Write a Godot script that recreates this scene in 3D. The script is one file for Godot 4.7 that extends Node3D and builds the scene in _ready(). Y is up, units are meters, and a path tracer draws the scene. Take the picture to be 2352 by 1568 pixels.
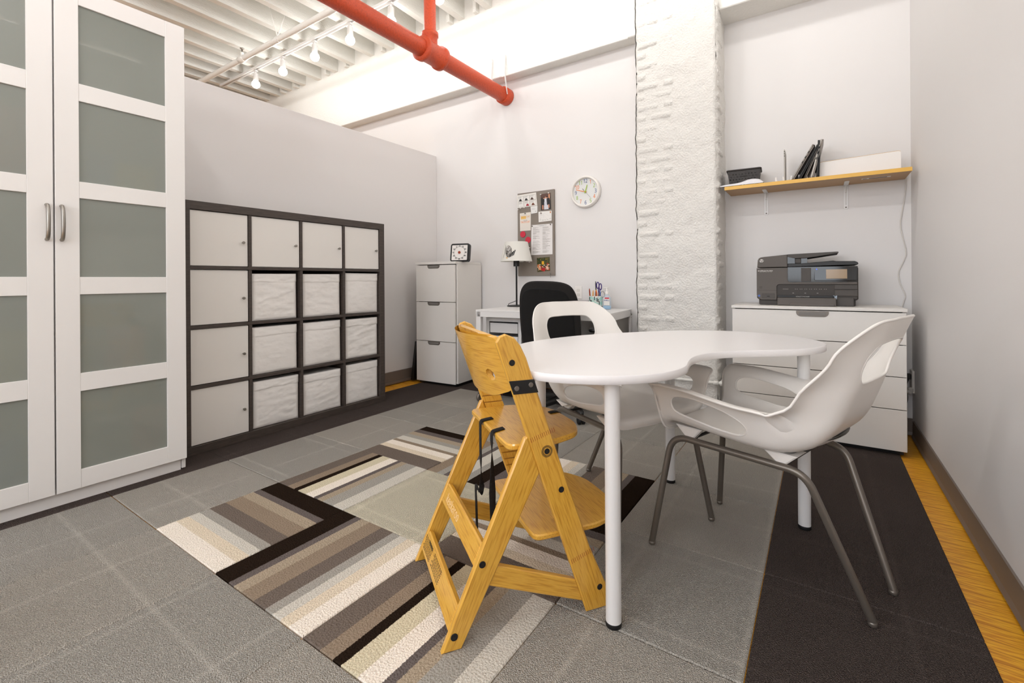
extends Node3D
# An office corner in a loft: camera and light first, then the room, then the furniture, then the small things.

const PITCH := 0.525
var M := {}
var taken := {}

# ---------------------------------------------------------------- mesh building
class Mb:
	var st := SurfaceTool.new()
	var grp := 1
	func _init():
		st.begin(Mesh.PRIMITIVE_TRIANGLES)
		st.set_smooth_group(-1)
	func flat(): st.set_smooth_group(-1)
	func smooth():
		grp += 1
		st.set_smooth_group(grp)
	func tri(a: Vector3, b: Vector3, c: Vector3):      # counter-clockwise seen from outside
		st.add_vertex(a); st.add_vertex(c); st.add_vertex(b)
	func quad(a: Vector3, b: Vector3, c: Vector3, d: Vector3):
		tri(a, b, c); tri(a, c, d)
	func triuv(a: Vector3, b: Vector3, c: Vector3, ua: Vector2, ub: Vector2, uc: Vector2):
		st.set_uv(ua); st.add_vertex(a); st.set_uv(uc); st.add_vertex(c); st.set_uv(ub); st.add_vertex(b)
	func done() -> ArrayMesh:
		st.generate_normals()
		return st.commit()
	func box(c: Vector3, s: Vector3, bev := 0.0, bas := Basis()):
		var h := s * 0.5
		flat()
		if bev <= 0.0:
			var v := []
			for i in 8: v.append(c + bas * Vector3(h.x * (1 if i & 1 else -1), h.y * (1 if i & 2 else -1), h.z * (1 if i & 4 else -1)))
			quad(v[4], v[5], v[7], v[6]); quad(v[1], v[0], v[2], v[3]); quad(v[5], v[1], v[3], v[7])
			quad(v[0], v[4], v[6], v[2]); quad(v[6], v[7], v[3], v[2]); quad(v[0], v[1], v[5], v[4])
			return
		var b := minf(bev, minf(h.x, minf(h.y, h.z)) * 0.98)
		var p := func(sx: int, sy: int, sz: int, ax: int) -> Vector3:   # corner, pulled in on the two other axes
			var q := Vector3(h.x * sx, h.y * sy, h.z * sz)
			for k in 3:
				if k != ax: q[k] -= b * [sx, sy, sz][k]
			return c + bas * q
		for ax in 3:
			var u := (ax + 1) % 3
			var w := (ax + 2) % 3
			for s1 in [-1, 1]:
				var q := []
				for st2 in [[-1, -1], [1, -1], [1, 1], [-1, 1]]:
					var sg := [0, 0, 0]
					sg[ax] = s1; sg[u] = st2[0]; sg[w] = st2[1]
					q.append(p.call(sg[0], sg[1], sg[2], ax))
				if s1 > 0: quad(q[0], q[1], q[2], q[3])
				else: quad(q[3], q[2], q[1], q[0])
		for ax in 3:                                   # the twelve edges
			var u := (ax + 1) % 3
			var w := (ax + 2) % 3
			for su in [-1, 1]:
				for sw in [-1, 1]:
					var lo := [0, 0, 0]
					var hi := [0, 0, 0]
					lo[ax] = -1; hi[ax] = 1
					lo[u] = su; hi[u] = su; lo[w] = sw; hi[w] = sw
					var a: Vector3 = p.call(lo[0], lo[1], lo[2], u)
					var bb: Vector3 = p.call(hi[0], hi[1], hi[2], u)
					var cc: Vector3 = p.call(hi[0], hi[1], hi[2], w)
					var d: Vector3 = p.call(lo[0], lo[1], lo[2], w)
					if su * sw > 0: quad(a, d, cc, bb)
					else: quad(a, bb, cc, d)
		for i in 8:
			var sx := 1 if i & 1 else -1
			var sy := 1 if i & 2 else -1
			var sz := 1 if i & 4 else -1
			if sx * sy * sz > 0: tri(p.call(sx, sy, sz, 0), p.call(sx, sy, sz, 1), p.call(sx, sy, sz, 2))
			else: tri(p.call(sx, sy, sz, 0), p.call(sx, sy, sz, 2), p.call(sx, sy, sz, 1))
	func span(a: Vector3, b: Vector3, bev := 0.0):     # box between two corners
		box((a + b) * 0.5, (b - a).abs(), bev)
	# outline in xy (counter-clockwise), drawn out from z0 to z1, moved by xf
	func prism(o: PackedVector2Array, z0: float, z1: float, xf := Transform3D(), bev := 0.0, round := false):
		if Geometry2D.is_polygon_clockwise(o): o.reverse()
		var n := o.size()
		var inn := PackedVector2Array()
		for i in n:
			var d0 := (o[i] - o[(i + n - 1) % n]).normalized()
			var d1 := (o[(i + 1) % n] - o[i]).normalized()
			var nn := (Vector2(-d0.y, d0.x) + Vector2(-d1.y, d1.x))
			nn = nn.normalized() / maxf(0.4, nn.length() * 0.5) if nn.length() > 0.01 else Vector2.ZERO
			inn.append(o[i] + nn * bev)
		var idx := Geometry2D.triangulate_polygon(inn)
		flat()
		for k in range(0, idx.size(), 3):
			var a := inn[idx[k]]; var b := inn[idx[k + 1]]; var c := inn[idx[k + 2]]
			if (b - a).cross(c - a) < 0:
				var t := b; b = c; c = t
			tri(xf * Vector3(a.x, a.y, z1), xf * Vector3(b.x, b.y, z1), xf * Vector3(c.x, c.y, z1))
			tri(xf * Vector3(a.x, a.y, z0), xf * Vector3(c.x, c.y, z0), xf * Vector3(b.x, b.y, z0))
		var rings := [[inn, z0], [o, z0 + bev], [o, z1 - bev], [inn, z1]] if bev > 0 else [[o, z0], [o, z1]]
		if round: smooth()
		for r in rings.size() - 1:
			if not round: flat()
			for i in n:
				var j := (i + 1) % n
				var A: Vector2 = rings[r][0][i]; var B: Vector2 = rings[r][0][j]
				var C: Vector2 = rings[r + 1][0][j]; var D: Vector2 = rings[r + 1][0][i]
				quad(xf * Vector3(A.x, A.y, rings[r][1]), xf * Vector3(B.x, B.y, rings[r][1]), xf * Vector3(C.x, C.y, rings[r + 1][1]), xf * Vector3(D.x, D.y, rings[r + 1][1]))
	func tube(pts: Array, rad, sides := 12, closed := false, caps := true, flatten := 1.0):
		var n := pts.size()
		var rings := []
		var up := Vector3.ZERO
		for i in n:
			var a: Vector3 = pts[(i + n - 1) % n] if closed or i > 0 else pts[0]
			var b: Vector3 = pts[(i + 1) % n] if closed or i < n - 1 else pts[n - 1]
			var t := (b - a).normalized()
			if up == Vector3.ZERO: up = (Vector3.UP if absf(t.y) < 0.9 else Vector3.RIGHT)
			up = (up - t * up.dot(t)).normalized()
			var s := t.cross(up)
			var r: float = rad[i] if rad is Array else rad
			var ring := []
			for k in sides:
				var g := TAU * k / sides
				ring.append(pts[i] + (s * cos(g) + up * sin(g) * flatten) * r)
			rings.append(ring)
		smooth()
		for i in (n if closed else n - 1):
			for k in sides:
				var l := (k + 1) % sides
				var R0: Array = rings[i]
				var R1: Array = rings[(i + 1) % n]
				quad(R0[k], R1[k], R1[l], R0[l])
		if caps and not closed:
			flat()
			for k in sides:
				var l := (k + 1) % sides
				tri(pts[0], rings[0][k], rings[0][l])
				tri(pts[n - 1], rings[n - 1][l], rings[n - 1][k])
	# profile of (radius, height) from bottom to top turned round y; a doubled point makes a sharp edge
	func lathe(pr: Array, segs := 24, xf := Transform3D()):
		smooth()
		for i in pr.size() - 1:
			var a: Vector2 = pr[i]; var b: Vector2 = pr[i + 1]
			if a.is_equal_approx(b):
				smooth()
				continue
			for k in segs:
				var g0 := TAU * k / segs
				var g1 := TAU * (k + 1) / segs
				var A := xf * Vector3(a.x * cos(g0), a.y, a.x * sin(g0)); var B := xf * Vector3(a.x * cos(g1), a.y, a.x * sin(g1))
				var C := xf * Vector3(b.x * cos(g1), b.y, b.x * sin(g1)); var D := xf * Vector3(b.x * cos(g0), b.y, b.x * sin(g0))
				if a.x > 1e-6: tri(A, C, B)
				if b.x > 1e-6: tri(A, D, C)
	func sphere(c: Vector3, r: float, segs := 20, sq := Vector3.ONE):
		var pr := []
		for i in segs / 2 + 1:
			var g := PI * i / (segs / 2) - PI / 2
			pr.append(Vector2(maxf(0.0, r * cos(g)), r * sin(g)))
		lathe(pr, segs, Transform3D(Basis.from_scale(sq), c))
	func grid(nu: int, nv: int, fn: Callable, flip := false):
		smooth()
		var p := []
		for j in nv + 1:
			for i in nu + 1: p.append(fn.call(float(i) / nu, float(j) / nv))
		for j in nv:
			for i in nu:
				var a := j * (nu + 1) + i
				var q := [p[a], p[a + 1], p[a + nu + 2], p[a + nu + 1]]
				var uv := [Vector2(float(i) / nu, float(j) / nv), Vector2(float(i + 1) / nu, float(j) / nv), Vector2(float(i + 1) / nu, float(j + 1) / nv), Vector2(float(i) / nu, float(j + 1) / nv)]
				if flip:
					triuv(q[0], q[2], q[1], uv[0], uv[2], uv[1]); triuv(q[0], q[3], q[2], uv[0], uv[3], uv[2])
				else:
					triuv(q[0], q[1], q[2], uv[0], uv[1], uv[2]); triuv(q[0], q[2], q[3], uv[0], uv[2], uv[3])
	# a thick sheet: the outline less the holes, cut into cells, bent by fn(Vector2) and given a thickness
	func sheet(outline: PackedVector2Array, holes: Array, fn: Callable, cell: Vector2, th: float, rim := 0.0, rim_sides := 8):
		var bb := Rect2(outline[0], Vector2.ZERO)
		for q in outline: bb = bb.expand(q)
		var e := 0.002
		var nrm := func(q: Vector2) -> Vector3:
			var du: Vector3 = fn.call(q + Vector2(e, 0)) - fn.call(q - Vector2(e, 0))
			var dv: Vector3 = fn.call(q + Vector2(0, e)) - fn.call(q - Vector2(0, e))
			return du.cross(dv).normalized()
		var tris := []
		var nx := int(ceil(bb.size.x / cell.x))
		var ny := int(ceil(bb.size.y / cell.y))
		for j in ny:
			for i in nx:
				var r := Rect2(bb.position + Vector2(i, j) * cell, cell)
				var sq := PackedVector2Array([r.position, Vector2(r.end.x, r.position.y), r.end, Vector2(r.position.x, r.end.y)])
				var polys: Array = Geometry2D.intersect_polygons(sq, outline)
				for ho in holes:
					var nxt := []
					for po in polys: nxt.append_array(Geometry2D.clip_polygons(po, ho))
					polys = nxt
				for po in polys:
					if po.size() < 3 or Geometry2D.is_polygon_clockwise(po): continue
					var idx := Geometry2D.triangulate_polygon(po)
					for k in range(0, idx.size(), 3):
						var a: Vector2 = po[idx[k]]; var b: Vector2 = po[idx[k + 1]]; var c: Vector2 = po[idx[k + 2]]
						if (b - a).cross(c - a) < 0: tris.append_array([a, c, b])
						else: tris.append_array([a, b, c])
		var front := {}
		var back := {}
		var key := func(q: Vector2): return Vector2i((q * 20000.0).round())
		for q in tris:
			var kk = key.call(q)
			if not front.has(kk):
				var pp: Vector3 = fn.call(q)
				var nn: Vector3 = nrm.call(q)
				front[kk] = [pp + nn * th * 0.5, nn]
				back[kk] = [pp - nn * th * 0.5, -nn]
		smooth()
		for k in range(0, tris.size(), 3):
			var f := [front[key.call(tris[k])], front[key.call(tris[k + 1])], front[key.call(tris[k + 2])]]
			for v in 3: st.set_uv(tris[k + [0, 2, 1][v]]); st.add_vertex(f[[0, 2, 1][v]][0])
		smooth()
		for k in range(0, tris.size(), 3):
			var f := [back[key.call(tris[k])], back[key.call(tris[k + 1])], back[key.call(tris[k + 2])]]
			for v in 3: st.set_uv(tris[k + v]); st.add_vertex(f[v][0])
		var loops := [outline] + holes
		for lo in loops.size():
			var L: PackedVector2Array = loops[lo].duplicate()
			if rim > 0.0:
				var path := []
				for q in L: path.append(fn.call(q))
				tube(path, rim, rim_sides, true)
				continue
			if Geometry2D.is_polygon_clockwise(L) == (lo == 0): L.reverse()
			smooth()
			for i in L.size():
				var a := L[i]; var b := L[(i + 1) % L.size()]
				var na: Vector3 = nrm.call(a) * th * 0.5
				var nb: Vector3 = nrm.call(b) * th * 0.5
				var pa: Vector3 = fn.call(a); var pb: Vector3 = fn.call(b)
				quad(pa - na, pb - nb, pb + nb, pa + na)

# ---------------------------------------------------------------- outlines
func rrect(x0: float, y0: float, x1: float, y1: float, r: float, n := 5) -> PackedVector2Array:
	var o := PackedVector2Array()
	for q in [[x1 - r, y0 + r, -PI / 2], [x1 - r, y1 - r, 0.0], [x0 + r, y1 - r, PI / 2], [x0 + r, y0 + r, PI]]:
		for k in n + 1:
			var g: float = q[2] + PI / 2 * k / n
			o.append(Vector2(q[0] + r * cos(g), q[1] + r * sin(g)))
	return o

func oval(c: Vector2, rx: float, ry: float, n := 32) -> PackedVector2Array:
	var o := PackedVector2Array()
	for k in n: o.append(c + Vector2(rx * cos(TAU * k / n), ry * sin(TAU * k / n)))
	return o

func poly(a: Array) -> PackedVector2Array:            # flat list of numbers to points
	var o := PackedVector2Array()
	for i in range(0, a.size(), 2): o.append(Vector2(a[i], a[i + 1]))
	return o

func curve2(a: Array, sub := 6, closed := true) -> PackedVector2Array:   # Catmull-Rom through the points
	var p := poly(a)
	var n := p.size()
	var o := PackedVector2Array()
	for i in (n if closed else n - 1):
		var p0 := p[(i + n - 1) % n] if closed or i > 0 else p[0]
		var p3 := p[(i + 2) % n] if closed or i < n - 2 else p[n - 1]
		for k in sub: o.append(p[i].cubic_interpolate(p[(i + 1) % n], p0, p3, float(k) / sub))
	if not closed: o.append(p[n - 1])
	return o

func rounded(a: Array, rads: Array, n := 6) -> PackedVector2Array:   # closed outline with rounded corners
	var p := poly(a)
	var o := PackedVector2Array()
	for i in p.size():
		var b := p[i]
		var u := (p[(i + p.size() - 1) % p.size()] - b)
		var v := (p[(i + 1) % p.size()] - b)
		var r: float = rads[i % rads.size()]
		var half := absf(u.angle_to(v)) / 2.0
		var d := minf(r / tan(half), minf(u.length(), v.length()) * 0.48)
		var s := b + u.normalized() * d
		var t := b + v.normalized() * d
		for k in n + 1:
			var w := float(k) / n
			o.append(s.lerp(b, w).lerp(b.lerp(t, w), w))
	return o

func curve3(p: Array, sub := 8, closed := false) -> Array:
	var n := p.size()
	var o := []
	for i in (n if closed else n - 1):
		var p0: Vector3 = p[(i + n - 1) % n] if closed or i > 0 else p[0]
		var p3: Vector3 = p[(i + 2) % n] if closed or i < n - 2 else p[n - 1]
		for k in sub: o.append(p[i].cubic_interpolate(p[(i + 1) % n], p0, p3, float(k) / sub))
	if not closed: o.append(p[n - 1])
	return o

func filleted(p: Array, r: float, n := 7) -> Array:    # straight runs with rounded bends
	var o := [p[0]]
	for i in range(1, p.size() - 1):
		var a: Vector3 = (p[i - 1] - p[i]).normalized()
		var b: Vector3 = (p[i + 1] - p[i]).normalized()
		var d: float = minf(r / tan(a.angle_to(b) / 2.0), minf(p[i].distance_to(p[i - 1]), p[i].distance_to(p[i + 1])) * 0.49)
		var s: Vector3 = p[i] + a * d
		var t: Vector3 = p[i] + b * d
		for k in n + 1:
			var w := float(k) / n
			o.append(s.lerp(p[i], w).lerp(p[i].lerp(t, w), w))
	o.append(p[-1])
	return o

# ---------------------------------------------------------------- nodes
func numbered(n: String) -> String:
	taken[n] = taken.get(n, -1) + 1
	return n if taken[n] == 0 else "%s_%03d" % [n, taken[n]]

func thing(called: String, label: String, category: String, at := Vector3.ZERO, turn := 0.0, group := "") -> Node3D:
	var o := Node3D.new()
	o.name = numbered(called)
	add_child(o)
	o.position = at
	o.rotation.y = turn
	tag(o, label, category, group)
	return o

func tag(o: Node3D, label: String, category: String, group := ""):
	o.set_meta("label", label)
	o.set_meta("category", category)
	if group: o.set_meta("group", group)

func part(m, called: String, mat: Material, parent: Node3D, xf := Transform3D()) -> MeshInstance3D:
	var o := MeshInstance3D.new()
	o.name = called
	o.mesh = m.done() if m is Mb else m
	o.material_override = mat
	o.transform = xf
	parent.add_child(o, true)
	return o

func solo(m, called: String, mat: Material, label: String, category: String, group := "", xf := Transform3D()) -> MeshInstance3D:
	var o := part(m, numbered(called), mat, self, xf)
	tag(o, label, category, group)
	return o

func struct(m, called: String, mat: Material, parent: Node3D = null, xf := Transform3D()) -> MeshInstance3D:
	var o := part(m, called, mat, parent if parent else self, xf)
	if parent == null: o.set_meta("kind", "structure")
	return o

func dup(src: Node3D, label := "") -> Node3D:
	var c: Node3D = src.duplicate()
	c.name = numbered(String(src.name))
	add_child(c)
	if label: c.set_meta("label", label)
	return c

func text(s: String, size: float, depth: float, bold := false) -> TextMesh:   # size: letter height in metres
	var t := TextMesh.new()
	var f := SystemFont.new()
	f.font_names = PackedStringArray(["Droid Sans"])
	if bold: f.font_weight = 700
	t.font = f
	t.font_size = 32
	t.text = s
	t.pixel_size = size / 23.0
	t.depth = depth
	t.curve_step = 2.0
	return t

# ---------------------------------------------------------------- materials
func mat(key: String, c: Color, rough := 0.6, metal := 0.0) -> StandardMaterial3D:
	var m := StandardMaterial3D.new()
	m.resource_name = key
	m.albedo_color = c
	m.roughness = rough
	m.metallic = metal
	M[key] = m
	return m

func noise_tex(freq: float, size := 512, kind := FastNoiseLite.TYPE_SIMPLEX_SMOOTH, oct := 3, ramp: Gradient = null, sd := 1) -> NoiseTexture2D:
	var n := FastNoiseLite.new()
	n.noise_type = kind
	n.frequency = freq
	n.fractal_octaves = oct
	n.fractal_type = FastNoiseLite.FRACTAL_FBM if oct > 1 else FastNoiseLite.FRACTAL_NONE
	n.seed = sd
	if kind == FastNoiseLite.TYPE_CELLULAR: n.cellular_return_type = FastNoiseLite.RETURN_DISTANCE
	var t := NoiseTexture2D.new()
	t.width = size
	t.height = size
	t.seamless = true
	t.noise = n
	if ramp: t.color_ramp = ramp
	return t

func ramp(a: Array) -> Gradient:                       # [offset, colour, ...]
	var g := Gradient.new()
	var o := PackedFloat32Array()
	var c := PackedColorArray()
	for i in range(0, a.size(), 2):
		o.append(a[i]); c.append(a[i + 1])
	g.offsets = o
	g.colors = c
	return g

func grey(v: float) -> Color: return Color(v, v, v)

func relief(m: StandardMaterial3D, t: Texture2D, cm: float):
	m.heightmap_enabled = true
	m.heightmap_texture = t
	m.heightmap_scale = cm

func tri(m: StandardMaterial3D, sc: Vector3, world := false):
	m.uv1_triplanar = true
	m.uv1_world_triplanar = world
	m.uv1_scale = sc
	m.uv1_triplanar_sharpness = 6.0

func make_materials():
	var fine := noise_tex(0.06, 512, FastNoiseLite.TYPE_SIMPLEX_SMOOTH, 4)
	var tuft := noise_tex(0.07, 1024, FastNoiseLite.TYPE_SIMPLEX_SMOOTH, 2, null, 4)
	var m := mat("wall_paint", Color(0.90, 0.885, 0.875), 0.55)
	m = mat("beam_paint", Color(0.93, 0.92, 0.895), 0.32)
	tri(m, Vector3.ONE * 1.3); relief(m, fine, 0.25)
	m = mat("joist_paint", Color(0.90, 0.89, 0.86), 0.7)
	tri(m, Vector3(3, 3, 0.8)); relief(m, fine, 0.3)
	m = mat("plaster", Color(0.89, 0.875, 0.85), 0.6)
	tri(m, Vector3.ONE * 3.2); relief(m, noise_tex(0.03, 512, FastNoiseLite.TYPE_SIMPLEX_SMOOTH, 5, null, 9), 0.4)
	m = mat("white_lacquer", Color(0.91, 0.89, 0.865), 0.38)
	m = mat("white_foil", Color(0.93, 0.915, 0.90), 0.42)
	m = mat("white_plastic", Color(0.93, 0.91, 0.885), 0.33)
	m = mat("white_metal", Color(0.92, 0.91, 0.90), 0.3)
	m = mat("table_white", Color(0.94, 0.925, 0.92), 0.30)
	m = mat("black_brown", Color(0.31, 0.27, 0.245), 0.5)
	tri(m, Vector3(2, 12, 2)); m.albedo_texture = noise_tex(0.02, 256, FastNoiseLite.TYPE_SIMPLEX_SMOOTH, 3, ramp([0.0, grey(0.8), 1.0, grey(1.0)]))
	m = mat("canvas", Color(0.93, 0.91, 0.89), 0.9)
	tri(m, Vector3(3, 5, 3)); relief(m, noise_tex(0.012, 256, FastNoiseLite.TYPE_SIMPLEX_SMOOTH, 3, null, 5), 0.12)
	m = mat("chrome", Color(0.75, 0.74, 0.72), 0.25, 1.0)
	m = mat("brushed_metal", Color(0.62, 0.60, 0.57), 0.38, 1.0)
	m = mat("handle_grey", Color(0.50, 0.47, 0.44), 0.4, 0.7)
	m = mat("black_plastic", Color(0.075, 0.07, 0.068), 0.4)
	m = mat("black_gloss", Color(0.02, 0.018, 0.016), 0.08)
	m = mat("black_rubber", Color(0.05, 0.05, 0.06), 0.6)
	m = mat("black_cloth", Color(0.10, 0.085, 0.075), 0.95)
	tri(m, Vector3.ONE * 12); relief(m, fine, 0.2)
	m = mat("tube_grey", Color(0.47, 0.44, 0.405), 0.33, 0.55)
	m = mat("red_pipe", Color(0.84, 0.31, 0.15), 0.3)
	tri(m, Vector3.ONE * 4); relief(m, noise_tex(0.12, 512, FastNoiseLite.TYPE_SIMPLEX_SMOOTH, 3, null, 2), 0.22)
	m.albedo_texture = noise_tex(0.03, 512, FastNoiseLite.TYPE_SIMPLEX_SMOOTH, 4, ramp([0.0, Color(0.86, 0.8, 0.7), 0.5, Color(1, 1, 1), 0.93, Color(1, 1, 1), 1.0, Color(1.0, 1.0, 0.95)]), 6)
	m = mat("baseboard_vinyl", Color(0.45, 0.40, 0.36), 0.5)
	m = mat("shade_grey", Color(0.5, 0.48, 0.46), 0.6)
	# carpets
	for q in [["carpet_grey", Color(0.80, 0.77, 0.725)], ["carpet_grey_b", Color(0.775, 0.75, 0.71)], ["carpet_dark", Color(0.42, 0.375, 0.355)], ["carpet_cream", Color(0.97, 0.93, 0.83)]]:
		m = mat(q[0], q[1], 1.0)
		tri(m, Vector3.ONE * 2.6, true)
		relief(m, tuft, 0.9)
		m.albedo_texture = noise_tex(0.11, 1024, FastNoiseLite.TYPE_SIMPLEX_SMOOTH, 2, ramp([0.0, grey(0.55), 0.45, grey(0.93), 1.0, grey(1.0)]) if q[0] != "carpet_dark" else ramp([0.0, grey(0.45), 0.5, grey(0.85), 1.0, grey(1.0)]), 4)
		m.specular_mode = BaseMaterial3D.SPECULAR_DISABLED
	m = mat("plywood", Color(0.97, 0.73, 0.20), 0.35)
	tri(m, Vector3(0.5, 1, 6), true)
	m.albedo_texture = noise_tex(0.016, 512, FastNoiseLite.TYPE_SIMPLEX_SMOOTH, 4, ramp([0.0, Color(0.72, 0.55, 0.38), 0.4, Color(0.92, 0.86, 0.78), 0.55, Color(1, 1, 1), 0.7, Color(0.85, 0.72, 0.55), 1.0, Color(1, 1, 1)]), 12)
	# honey-coloured wood, grain along the piece's own y
	var grain := noise_tex(0.018, 512, FastNoiseLite.TYPE_SIMPLEX_SMOOTH, 5, ramp([0.0, Color(0.84, 0.76, 0.62), 0.42, Color(0.96, 0.93, 0.87), 0.62, Color(1, 1, 1), 1.0, Color(0.93, 0.88, 0.78)]), 3)
	for q in [["honey_wood", Vector3(14, 0.9, 14)], ["honey_wood_flat", Vector3(0.9, 14, 14)]]:
		m = mat(q[0], Color(0.91, 0.70, 0.275), 0.34)
		m.albedo_texture = grain
		tri(m, q[1])
		m.clearcoat_enabled = true
		m.clearcoat = 0.5
		m.clearcoat_roughness = 0.15
	m = mat("honey_edge", Color(0.86, 0.60, 0.23), 0.32)
	m.albedo_texture = grain
	tri(m, Vector3(1.0, 30, 1.0))
	m = mat("shelf_wood", Color(0.80, 0.64, 0.36), 0.4)
	m = mat("frosted", Color(0.62, 0.635, 0.60, 0.62), 0.3)
	m.transparency = BaseMaterial3D.TRANSPARENCY_ALPHA
	m.clearcoat_enabled = true
	m.clearcoat = 1.0
	m.clearcoat_roughness = 0.03
	for q in [["paper", Color(0.93, 0.91, 0.89)], ["red_card", Color(0.82, 0.18, 0.27)], ["cup_blue", Color(0.30, 0.42, 0.70)], ["orange", Color(0.93, 0.42, 0.12)], ["yellow_pencil", Color(0.92, 0.63, 0.13)], ["brown_red", Color(0.60, 0.22, 0.08)], ["purple", Color(0.23, 0.13, 0.45)], ["teal", Color(0.62, 0.85, 0.80)], ["dark_teal", Color(0.10, 0.26, 0.26)], ["board_grey", Color(0.53, 0.49, 0.45)], ["clock_blue", Color(0.20, 0.29, 0.55)], ["clock_green", Color(0.62, 0.75, 0.13)], ["clock_orange", Color(0.95, 0.50, 0.10)], ["ink", Color(0.10, 0.09, 0.08)], ["ink_grey", Color(0.55, 0.53, 0.50)], ["gold_ink", Color(0.90, 0.66, 0.25)], ["printer_grey", Color(0.36, 0.335, 0.315)], ["printer_dark", Color(0.245, 0.225, 0.21)], ["printer_mid", Color(0.30, 0.28, 0.265)], ["pale_grey", Color(0.75, 0.73, 0.70)], ["off_white", Color(0.87, 0.85, 0.82)], ["soft_blue", Color(0.42, 0.58, 0.80)], ["soft_yellow", Color(0.88, 0.82, 0.45)], ["soft_red", Color(0.78, 0.30, 0.24)], ["soft_black", Color(0.12, 0.12, 0.12)]]:
		mat(q[0], q[1], 0.6)
	m = mat("bulb_glow", Color(1, 1, 1), 0.5)
	m.emission_enabled = true
	m.emission = Color(1.0, 0.97, 0.92)
	m.emission_energy_multiplier = 6.0
	m = mat("clear_plastic", Color(0.85, 0.93, 1.0, 0.25), 0.1)
	m.transparency = BaseMaterial3D.TRANSPARENCY_ALPHA
	m = mat("screen", Color(0.62, 0.52, 0.40), 0.12)
	m = mat("blue_led", Color(0.2, 0.3, 1.0), 0.4)
	m.emission_enabled = true
	m.emission = Color(0.15, 0.25, 1.0)
	m.emission_energy_multiplier = 3.0

# ================================================================ the scene
func _ready():
	# camera: level, turned to the left of the room's long axis, lens shifted down
	var cam := Camera3D.new()
	cam.name = "camera"
	cam.projection = Camera3D.PROJECTION_FRUSTUM
	cam.near = 0.05
	cam.far = 60.0
	cam.size = 0.05 * 1568.0 / 1053.5
	cam.frustum_offset = Vector2(0, -0.05 * 140.9 / 1053.5)
	cam.transform = Transform3D(Basis(Vector3.UP, atan(706.0 / 1053.5)) * Basis(Vector3.BACK, -15.2 / 2278.0), Vector3(0, 1.01, 0))
	add_child(cam)
	cam.current = true
	var we := WorldEnvironment.new()
	we.name = "surroundings"
	var en := Environment.new()
	en.background_mode = Environment.BG_SKY
	var sk := Sky.new()
	var ps := ProceduralSkyMaterial.new()
	ps.sky_top_color = Color(0.55, 0.66, 0.85)
	ps.sky_horizon_color = Color(0.85, 0.88, 0.92)
	ps.ground_bottom_color = Color(0.4, 0.39, 0.37)
	ps.ground_horizon_color = Color(0.7, 0.7, 0.7)
	ps.sky_energy_multiplier = 1.0
	sk.sky_material = ps
	en.sky = sk
	en.tonemap_mode = Environment.TONE_MAPPER_LINEAR
	en.tonemap_exposure = 1.5
	en.sdfgi_enabled = true
	en.ssao_enabled = true
	en.ssil_enabled = true
	we.environment = en
	add_child(we)
	make_materials()
	lamps()
	room()
	carpet()
	ceiling()
	wardrobe()
	shelving()
	file_cabinet()
	desk()
	desk_things()
	office_chair()
	wall_things()
	drawer_cabinet()
	printer()
	wall_shelf()
	niche_things()
	table()
	chairs()
	high_chair()

# ---------------------------------------------------------------- track lights (each lamp holds its own light)
const BULB_ENERGY := 0.13
const WINDOW_ENERGY := 3.0
func lamps():
	var rows := [[-2.93, [-5.72, -5.12, -4.5, -3.9, -3.3, -2.7, -2.1, -1.5, -0.9, -0.3, 0.2]], [-0.35, [-5.4, -4.5, -3.6, -2.7, -1.8, -0.9, 0.0]], [2.2, [-4.5, -3.0, -1.5, 0.0]]]
	for ri in rows.size():
		var z: float = rows[ri][0]
		var tr := thing("lighting_track", ["white two-wire lighting track under the joists that carries the globe lamps", "white lighting track under the joists over the middle of the room", "white lighting track under the joists at the near end of the room"][ri], "track", Vector3(0, 3.62, z))
		var m := Mb.new()
		for dz in [-0.018, 0.018]: m.box(Vector3(-3.0, 0, dz), Vector3(7.2, 0.03, 0.012), 0.002)
		m.box(Vector3(-3.0, 0.012, 0), Vector3(7.2, 0.008, 0.04))
		part(m, "rail", M.white_metal, tr)
		for k in rows[ri][1].size():
			var x: float = rows[ri][1][k]
			var la := thing("track_lamp", "white globe lamp hanging from the lighting track", "lamp", Vector3(x, 3.60, z), 0.0, "globe lamps on the tracks")
			var seen_names := ["first globe lamp on the track, next to the partition's top", "second globe lamp on the track counted from the partition's top", "third globe lamp on the track counted from the partition's top", "globe lamp on the track closest before the red pipe", "globe lamp on the track half covered by the red pipe", "globe lamp on the track beyond the red pipe"]
			if ri == 0 and k < 6: la.set_meta("label", seen_names[k])
			m = Mb.new()
			m.box(Vector3(0, -0.012, 0), Vector3(0.05, 0.02, 0.035), 0.003)
			m.lathe([Vector2(0.012, -0.05), Vector2(0.012, -0.02)], 12)
			part(m, "mount", M.white_metal, la)
			m = Mb.new()
			m.lathe([Vector2(0.0, -0.04), Vector2(0.026, -0.043), Vector2(0.029, -0.05), Vector2(0.029, -0.05), Vector2(0.029, -0.125), Vector2(0.029, -0.125), Vector2(0.024, -0.128), Vector2(0.02, -0.12)].map(func(q): return q), 20)
			part(m, "socket", M.white_metal, la)
			m = Mb.new()
			m.sphere(Vector3(0, -0.172, 0), 0.047, 24)
			m.lathe([Vector2(0.03, -0.145), Vector2(0.018, -0.12)], 16)
			part(m, "bulb", M.bulb_glow, la)
			var l := OmniLight3D.new()
			l.name = "lamp_light"
			l.position = Vector3(0, -0.172, 0)
			l.light_energy = BULB_ENERGY * [0.55, 2.0, 2.4][ri]
			l.light_color = Color(0.975, 0.985, 1.0)
			l.light_size = 0.045
			l.omni_range = 14.0
			l.omni_attenuation = 2.0
			l.shadow_enabled = true
			la.add_child(l)

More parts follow.
